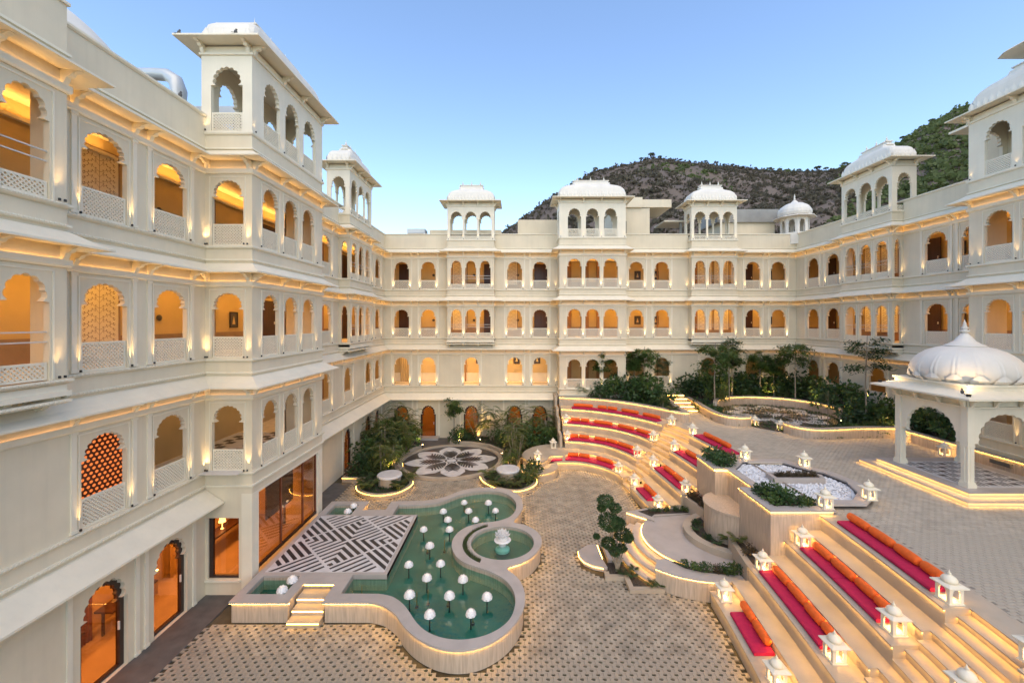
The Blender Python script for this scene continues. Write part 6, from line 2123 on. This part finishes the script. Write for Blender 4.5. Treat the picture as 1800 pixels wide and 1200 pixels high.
# lower bed by the pool wing
G1_ = 'plants in the bed by the pool wing'
for i, (k, x, y, s) in enumerate((('bushB', -8.35, 22.7, 1.1), ('bushC', -7.5, 22.7, .95), ('bushA', -8.6, 24.0, 1.3), ('bushC', -7.6, 24.1, 1.25), ('bushB', -8.3, 25.4, 1.5), ('bushC', -7.5, 25.7, 1.3), ('bushA', -8.6, 26.9, 1.6), ('bushB', -7.5, 27.1, 1.45), ('bushR', -8.9, 22.5, .9), ('bushA', -8.2, 28.5, 1.5), ('bushC', -7.4, 28.7, 1.2))):
    plant(k, x, y, .22, s, '%s shrub in the bed by the pool wing, %s counted from the pool' % ({'bushA': 'mid green', 'bushB': 'dark green', 'bushC': 'olive yellow lit', 'bushR': 'reddish'}[k], ORD[i]), group=G1_)
for i, (k, x, y, s) in enumerate((('palmT', -7.2, 22.3, .75), ('palm', -6.9, 23.2, .8), ('palmT', -7.9, 24.8, .85))):
    plant(k, x, y, .22, s, 'feathery palm clump among shrubs by the pool wing, %s from the stone stool' % ORD[i], 'palm_clump', 'palm', G1_)
for i, (x, y) in enumerate(((-7.45, 20.85), (-7.1, 20.35), (-6.95, 21.8), (-5.95, 20.3), (-5.65, 20.8), (-5.75, 21.5), (-7.7, 21.5))):
    plant('fern' if i % 2 else 'fernB', x, y, .22, 1.0 + .1 * (i % 3), 'spiky fern round the stone stool by the pool wing, %s clockwise from the stairs side' % ORD[i], 'fern', 'fern', 'ferns round the stool by the pool wing')
# lower bed by the amphitheatre
G2_ = 'plants in the bed by the amphitheatre'
plant('treeC', -4.35, 28.9, .22, .95, 'leafy narrow tree beside the timber door, right of the garden path', 'small_tree', 'tree', G2_)
plant('bushB', -4.0, 28.8, .22, .9, 'dark bush at the foot of the narrow tree by the timber door', group=G2_)
plant('bamboo', -2.7, 29.1, .22, 1.0, 'bamboo with pale arching canes lit from below against the rear wall', 'bamboo', 'bamboo', G2_)
plant('palmT', -1.7, 28.9, .22, 1.0, 'tall palm clump next to the lit bamboo', 'palm_clump', 'palm', G2_)
for i, (x, y, s) in enumerate(((-8.8, 26.0, 1.05), (-7.2, 28.2, 1.0), (-8.4, 29.0, 1.1), (-7.0, 26.2, .9))):
    plant('palmT', x, y, .22, s, 'tall palm rising behind the shrubs by the pool wing, %s toward the corner' % ORD[i], 'palm_clump', 'palm', G1_)
for i, (k, x, y, s) in enumerate((('palmT', -.6, 28.5, 1.05), ('palm', .3, 27.6, 1.25), ('palmT', .9, 28.8, 1.1), ('palm', -.2, 26.2, 1.15), ('palmT', -.1, 25.0, .85), ('bamboo', .0, 24.0, .72), ('palm', 1.9, 27.6, 1.2), ('palmT', 2.3, 28.9, .95), ('palm', -.4, 23.3, .7))):
    plant(k, x, y, .22, s, 'feathery palm between mosaic and amphitheatre, %s of the row from the back wall' % ORD[i], 'palm_clump', 'palm', G2_)
for i, (k, x, y, s) in enumerate((('bushB', -3.2, 29.0, .7), ('bushA', .6, 26.6, 1.05), ('bushB', 1.3, 27.0, 1.2), ('bushA', 2.3, 27.2, 1.1), ('bushC', -.3, 24.6, .7), ('bushB', .9, 22.3, .75), ('bushC', .55, 21.4, .8), ('bushB', 2.4, 26.8, .8), ('bushA', -1.3, 27.9, .9))):
    plant(k, x, y, .22, s, '%s shrub between mosaic and amphitheatre, %s in planting order from the door' % ({'bushA': 'mid green', 'bushB': 'dark green', 'bushC': 'yellow green'}[k], ORD[i]), group=G2_)
for i, (x, y) in enumerate(((-1.4, 21.5), (-1.0, 21.0), (-.5, 20.75), (.1, 20.85), (.6, 21.2), (-1.25, 22.2), (.15, 21.7))):
    plant('fern' if i % 2 else 'fernB', x, y, .22, 1.05, 'spiky fern round the stone stool by the amphitheatre, %s along the glowing curb' % ORD[i], 'fern', 'fern', 'ferns round the stool by the amphitheatre')
# bed above the far bank
G3_ = 'plants in the bed above the top cushions'
for i, (k, x, y, s) in enumerate((('bushR', 3.7, 29.1, .55), ('palm', 4.5, 29.1, .7), ('bushR', 5.2, 28.9, .7), ('bushB', 5.9, 28.6, 1.1), ('bushA', 6.9, 28.6, 1.35), ('bushB', 7.8, 28.0, 1.45), ('bushA', 8.6, 27.6, 1.5), ('bushB', 9.3, 26.6, 1.2), ('bushA', 9.0, 28.9, 1.5), ('palm', 8.9, 25.4, .55), ('fern', 9.35, 24.6, .9), ('bushB', 7.2, 29.4, 1.5))):
    plant(k, x, y, 3.16, s, '%s above the top row of cushions, %s from the end wall' % ({'bushR': 'low reddish plant', 'palm': 'small palm clump', 'bushB': 'dark green bush', 'bushA': 'mid green bush', 'fern': 'grassy tuft'}[k], ORD[i]), group=G3_)
plant('treeC', 6.1, 29.2, 3.16, 1.0, 'narrow leafy young tree in front of the wide bay, above the cushions', 'small_tree', 'tree', G3_)
plant('tree', 8.8, 28.6, 3.16, .92, 'young feathery tree rising left of the garden steps', 'small_tree', 'tree', G3_)
plant('treeC', 8.3, 29.1, 3.16, 1.05, 'second narrow tree close behind the feathery tree by the steps', 'small_tree', 'tree', G3_)
plant('treeB', 10.0, 28.4, 3.16, .62, 'low spreading young tree right beside the garden steps', 'small_tree', 'tree', G3_)
# upper garden
G4_ = 'shrubs along the back of the upper garden'
ub = [('bushB', 12.2, 29.5, 1.35), ('bushA', 12.9, 28.6, 1.5), ('bushB', 13.6, 29.6, 1.6), ('bushA', 14.6, 29.5, 1.5), ('bushC', 13.3, 27.6, 1.0), ('bushB', 15.6, 29.6, 1.6), ('bushA', 16.5, 29.5, 1.4), ('bushC', 16.0, 29.0, .8), ('bushB', 17.5, 29.3, 1.6), ('bushA', 18.5, 29.2, 1.5), ('bushB', 19.5, 28.8, 1.6), ('bushC', 18.3, 28.4, .9), ('bushA', 19.6, 27.4, 1.5), ('bushB', 19.7, 26.0, 1.5), ('bushA', 19.8, 24.6, 1.45), ('bushC', 19.5, 23.6, .9), ('bushB', 19.7, 23.0, 1.5), ('bushA', 19.5, 21.6, 1.5), ('bushB', 18.6, 22.6, 1.2), ('bushC', 18.3, 21.4, .7)]
for i, (k, x, y, s) in enumerate(ub):
    plant(k, x, y, 3.18 if (y > 27.5 or x > 19.2 and y > 23.5) else 2.75, s, '%s shrub along the back of the upper garden, %s from the garden steps' % ({'bushA': 'mid green', 'bushB': 'dark green', 'bushC': 'yellow lit'}[k], ORD[i]), group=G4_)
for i, (k, x, y, s) in enumerate((('lowA', 12.0, 26.2, 1.2), ('low', 12.1, 25.3, 1.2), ('lowA', 12.0, 24.0, 1.0), ('low', 12.1, 27.2, 1.4), ('fern', 12.5, 28.1, 1.2), ('fern', 16.4, 21.2, 1.1), ('lowA', 17.2, 21.3, 1.2), ('low', 18.1, 20.9, 1.1), ('fernB', 15.6, 20.9, 1.2), ('lowA', 14.4, 21.3, .7))):
    plant(k, x, y, 2.75, s, 'low plant just inside the garden wall, %s from the garden steps' % ORD[i], group='low plants inside the garden wall')
for k, x, y, z, s, lab in (('tree', 12.7, 26.6, 2.75, 1.12, 'feathery topped tree just right of the garden steps'), ('treeB', 14.3, 27.9, 3.1, .95, 'spreading tree left of the upper mosaic'),
                           ('treeC', 15.0, 28.9, 3.18, 1.15, 'narrow dark tree behind the upper mosaic'), ('treeC', 16.9, 28.9, 3.18, 1.05, 'narrow dark tree second behind the upper mosaic'),
                           ('tree', 18.4, 27.4, 3.18, 1.02, 'tall tree with layered leaf sprays in the rear corner'), ('treeB', 18.8, 22.3, 2.75, 1.08, 'very slender tree with bare stem left of the gazebo dome'),
                           ('treeC', 17.8, 28.7, 3.18, .95, 'bushy young tree left of the layered corner tree'), ('treeB', 16.4, 21.9, 2.75, .45, 'thin dark sapling in front of the upper mosaic')):
    plant(k, x, y, z, s, lab, 'small_tree', 'tree', 'young trees in the upper garden')
for i, (k, x, y, s) in enumerate((('bushB', 19.5, 20.1, 1.1), ('bushA', 19.6, 19.2, 1.2), ('bushB', 19.5, 18.4, 1.15), ('bushA', 19.6, 17.7, 1.0))):
    plant(k, x, y, 3.1, s, 'hedge shrub seen through the gazebo, %s behind the garden wall' % ORD[i], group='hedge behind the gazebo')
# cascade planters and stage troughs
for i, (k, x, y, s) in enumerate((('lowA', 8.1, 12.95, .85), ('low', 8.5, 12.9, .9), ('lowA', 8.95, 12.85, .7), ('low', 8.1, 13.4, .95), ('lowA', 8.45, 13.35, 1.0), ('low', 8.15, 13.75, .7))):
    plant(k, x, y, 2.76, s, 'leafy plant in the near cascade planter, %s from the coping corner' % ORD[i], group='plants in the near cascade planter')
for i, (k, x, y, s) in enumerate((('low', 8.1, 16.35, .95), ('lowA', 8.4, 16.8, 1.0), ('low', 8.1, 16.95, 1.1))):
    plant(k, x, y, 2.76, s * 1.1, 'leafy plant in the far cascade planter, %s from the corner' % ORD[i], group='plants in the far cascade planter')
for i in range(5):
    plant('bushR', 9.55 + i * .3, 15.04, 2.86, .34, 'small reddish plant in the middle of the pebble basin, %s in line' % ORD[i], group='reddish plants in the pebble basin')
for i, (k, x, y, s) in enumerate((('low', 5.35, 13.25, .42), ('lowA', 5.65, 13.1, .45), ('low', 5.95, 13.0, .5), ('bushR', 6.25, 12.95, .35), ('low', 6.5, 12.92, .5), ('lowA', 6.75, 12.9, .65))):
    plant(k, x, y, .66, s, 'shrub in the near curved trough of the stage, %s from its tip' % ORD[i], group='plants in the near stage trough')
for i, (k, x, y, s) in enumerate((('fernB', 5.45, 17.1, .5), ('low', 5.8, 17.1, .35), ('lowA', 6.2, 17.15, .35), ('low', 6.6, 17.15, .4), ('lowA', 6.95, 17.1, .42))):
    plant(k, x, y, .66, s, 'low plant in the far trough of the stage, %s from its tip' % ORD[i], group='plants in the far stage trough')
for i, a in enumerate((118, 150, 178, 200, 222, 244)):
    plant(('fernB', 'low')[i % 2], 7.95 + 1.30 * math.cos(math.radians(a)), 15.12 + 1.2 * math.sin(math.radians(a)), .77, .42 if i % 2 else .5, 'small plant in the ring bed round the stone drum, %s from the far side' % ORD[i], group='plants in the ring bed')
for i, (k, x, y, z, s) in enumerate((('fern', 7.35, 13.6, 1.16, .6), ('bushR', 7.35, 13.0, 1.16, .5), ('fern', 7.4, 14.3, .8, .75), ('bushR', 7.35, 16.9, 1.16, .55), ('bushR', 7.42, 16.4, 1.16, .45), ('bushR', 7.3, 17.2, 1.16, .5))):
    plant(k, x, y, z, s, 'dark reddish plant against the tall cascade wall, %s from the near bank' % ORD[i], group='plants against the cascade wall')
for i, (x, y) in enumerate(((3.4, 13.7), (3.75, 13.5), (3.9, 13.85), (4.2, 13.2), (3.6, 14.3), (4.45, 13.12))):
    plant('fernB', x, y, .06, .5, 'small fern in the zigzag bed under the cloud tree, %s from its corner' % ORD[i], 'fern', 'fern', 'ferns in the zigzag bed')
# cloud pruned tree
ct = thing('cloud_tree', 'cloud pruned tree with round dark green balls beside the stage steps', 'tree', (3.45, 14.0, .05))
BALLS = [(3.0, 14.0, 2.42, .30), (3.34, 14.1, 2.14, .23), (3.12, 13.95, 1.74, .42), (3.60, 14.0, 1.28, .33), (3.08, 13.9, 1.05, .26), (3.28, 13.9, .78, .20), (3.55, 14.05, .80, .19), (2.68, 13.9, 1.28, .10), (2.85, 13.9, 2.22, .15), (3.40, 13.9, 1.72, .25), (3.78, 14.1, 1.14, .2)]
tkm = MB()
for i, (x, y, z, r) in enumerate(BALLS):
    r *= .88
    q = random.Random(50 + i)
    m = MB()
    for k in range(int(300 + 9000 * r * r)):
        d = rv(q)
        d.z *= .72
        p = Vector((0, 0, 0)) + d * r * q.uniform(.72, 1.06)
        dd = (d * .6 + rv(q)).normalized() * .06
        leafquad(m, p, dd, .02, rv(q))
    obj('foliage_ball', m, m_leafB, ct, (x - 3.45, y - 14.0, z - .05))
    bx_ = 3.42 + .05 * (i % 3 - 1) - 3.45
    tkm.tube([(bx_, 0, 0), (bx_ * .6 + (x - 3.45) * .3, .02 * i % .1, (z - .05) * .45), (x - 3.45, y - 14, z - .1)], [.032, .024, .012], 6)
obj('trunk', tkm, m_palebark, ct)
# ground cover in the beds
gcv = MB()
def cover(poly, z, n, h=.12):
    bb = (min(p[0] for p in poly), max(p[0] for p in poly), min(p[1] for p in poly), max(p[1] for p in poly))
    c = 0
    while c < n:
        x, y = rnd.uniform(bb[0], bb[1]), rnd.uniform(bb[2], bb[3])
        c += 1
        if not inside((x, y), poly):
            continue
        for q in range(3):
            d = Vector((rnd.gauss(0, 1), rnd.gauss(0, 1), rnd.uniform(.5, 2))).normalized() * h * rnd.uniform(.6, 1.5)
            leafquad(gcv, Vector((x + rnd.gauss(0, .03), y + rnd.gauss(0, .03), z)), d, h * .16, rv(rnd))
cover(offs(lbc, -.2), .22, 2600)
cover(offs(rbc, -.2), .22, 2600)
cover(offs(ccw(bed1), -.3), 3.16, 2200)
cover(ccw(gpoly), 2.75, 5200)
obj('ground_cover', gcv, m_leafB, kind='stuff')

# garden spotlights
SP = [(-6.95, 22.6, .25, -.3, 1.0, 'in front of the palms by the pool wing', 10), (-6.2, 27.4, .25, -.7, .6, 'beside the far rim of the flower mosaic', 9), (-3.9, 28.4, .25, -.2, .8, 'under the narrow tree by the timber door', 9),
      (-2.5, 28.6, .25, 0, .9, 'under the lit bamboo', 12), (-.9, 25.6, .25, .6, .5, 'right of the flower mosaic', 8), (-.9, 22.6, .25, .6, .9, 'behind the stool by the amphitheatre', 6),
      (4.6, 28.9, 3.2, .4, .3, 'among the low plants above the top cushions', 7), (12.6, 27.6, 2.8, .5, .9, 'near the garden steps in the upper garden', 10), (14.5, 28.7, 3.2, .3, .6, 'left behind the upper mosaic', 8),
      (17.3, 28.4, 3.2, .2, .8, 'behind the upper mosaic', 10), (18.9, 26.2, 3.2, .6, .5, 'in the rear corner of the upper garden', 9), (18.2, 23.3, 2.8, .5, .4, 'at the right rim of the upper mosaic', 8), (19.2, 20.8, 2.8, -.2, .5, 'behind the garden wall near the gazebo', 8)]
for x, y, z, dx, dy, lab, e in SP:
    t = thing('garden_spotlight', 'small warm ground spotlight ' + lab, 'spotlight', (x, y, z), 0, 'ground spotlights in the beds')
    obj('housing', MB().lathe([(.04, 0), (.05, .12), (.045, .12), (.0, .09)], 10), m_metal, t)
    obj('lens', MB().lathe([(.042, .113), (.0, .116)], 10), m_bulb, t)
    dv = Vector((dx, dy, 1.3))
    light('SPOT', (0, 0, .2), e * 5, (1.0, .62, .18), t, size=.04, rot=dv.to_track_quat('-Z', 'Y').to_euler(), spot=math.radians(110), blend=.8)
# birds perched on the eaves
def bird(x, y, z, label):
    t = thing('bird', label, 'bird', (x, y, z), 1.2)
    obj('body', MB().lathe([(.0, .0), (.035, .02), (.05, .07), (.04, .12), (.0, .15)], 8), m_dark, t)
    obj('head', MB().lathe([(.0, .0), (.028, .02), (.028, .045), (.0, .065)], 8), m_dark, t, (.02, 0, .13))
    obj('tail', MB().add([(-.03, -.015, .05), (-.03, .015, .05), (-.14, .02, .0), (-.14, -.02, 0)], [(0, 1, 2, 3)]), m_dark, t)
bird(-10.12, 12.45, 17.03, 'small dark bird on the outer eave corner of the large pavilion')
bird(-8.4, 12.42, 17.03, 'small dark bird on the front eave of the large pavilion')
bird(-9.64, 11.9, 14.87, 'small dark bird on the parapet beside the air duct')
bird(13.9, 12.95, 6.2, 'small dark bird perched on the near gazebo eave corner')
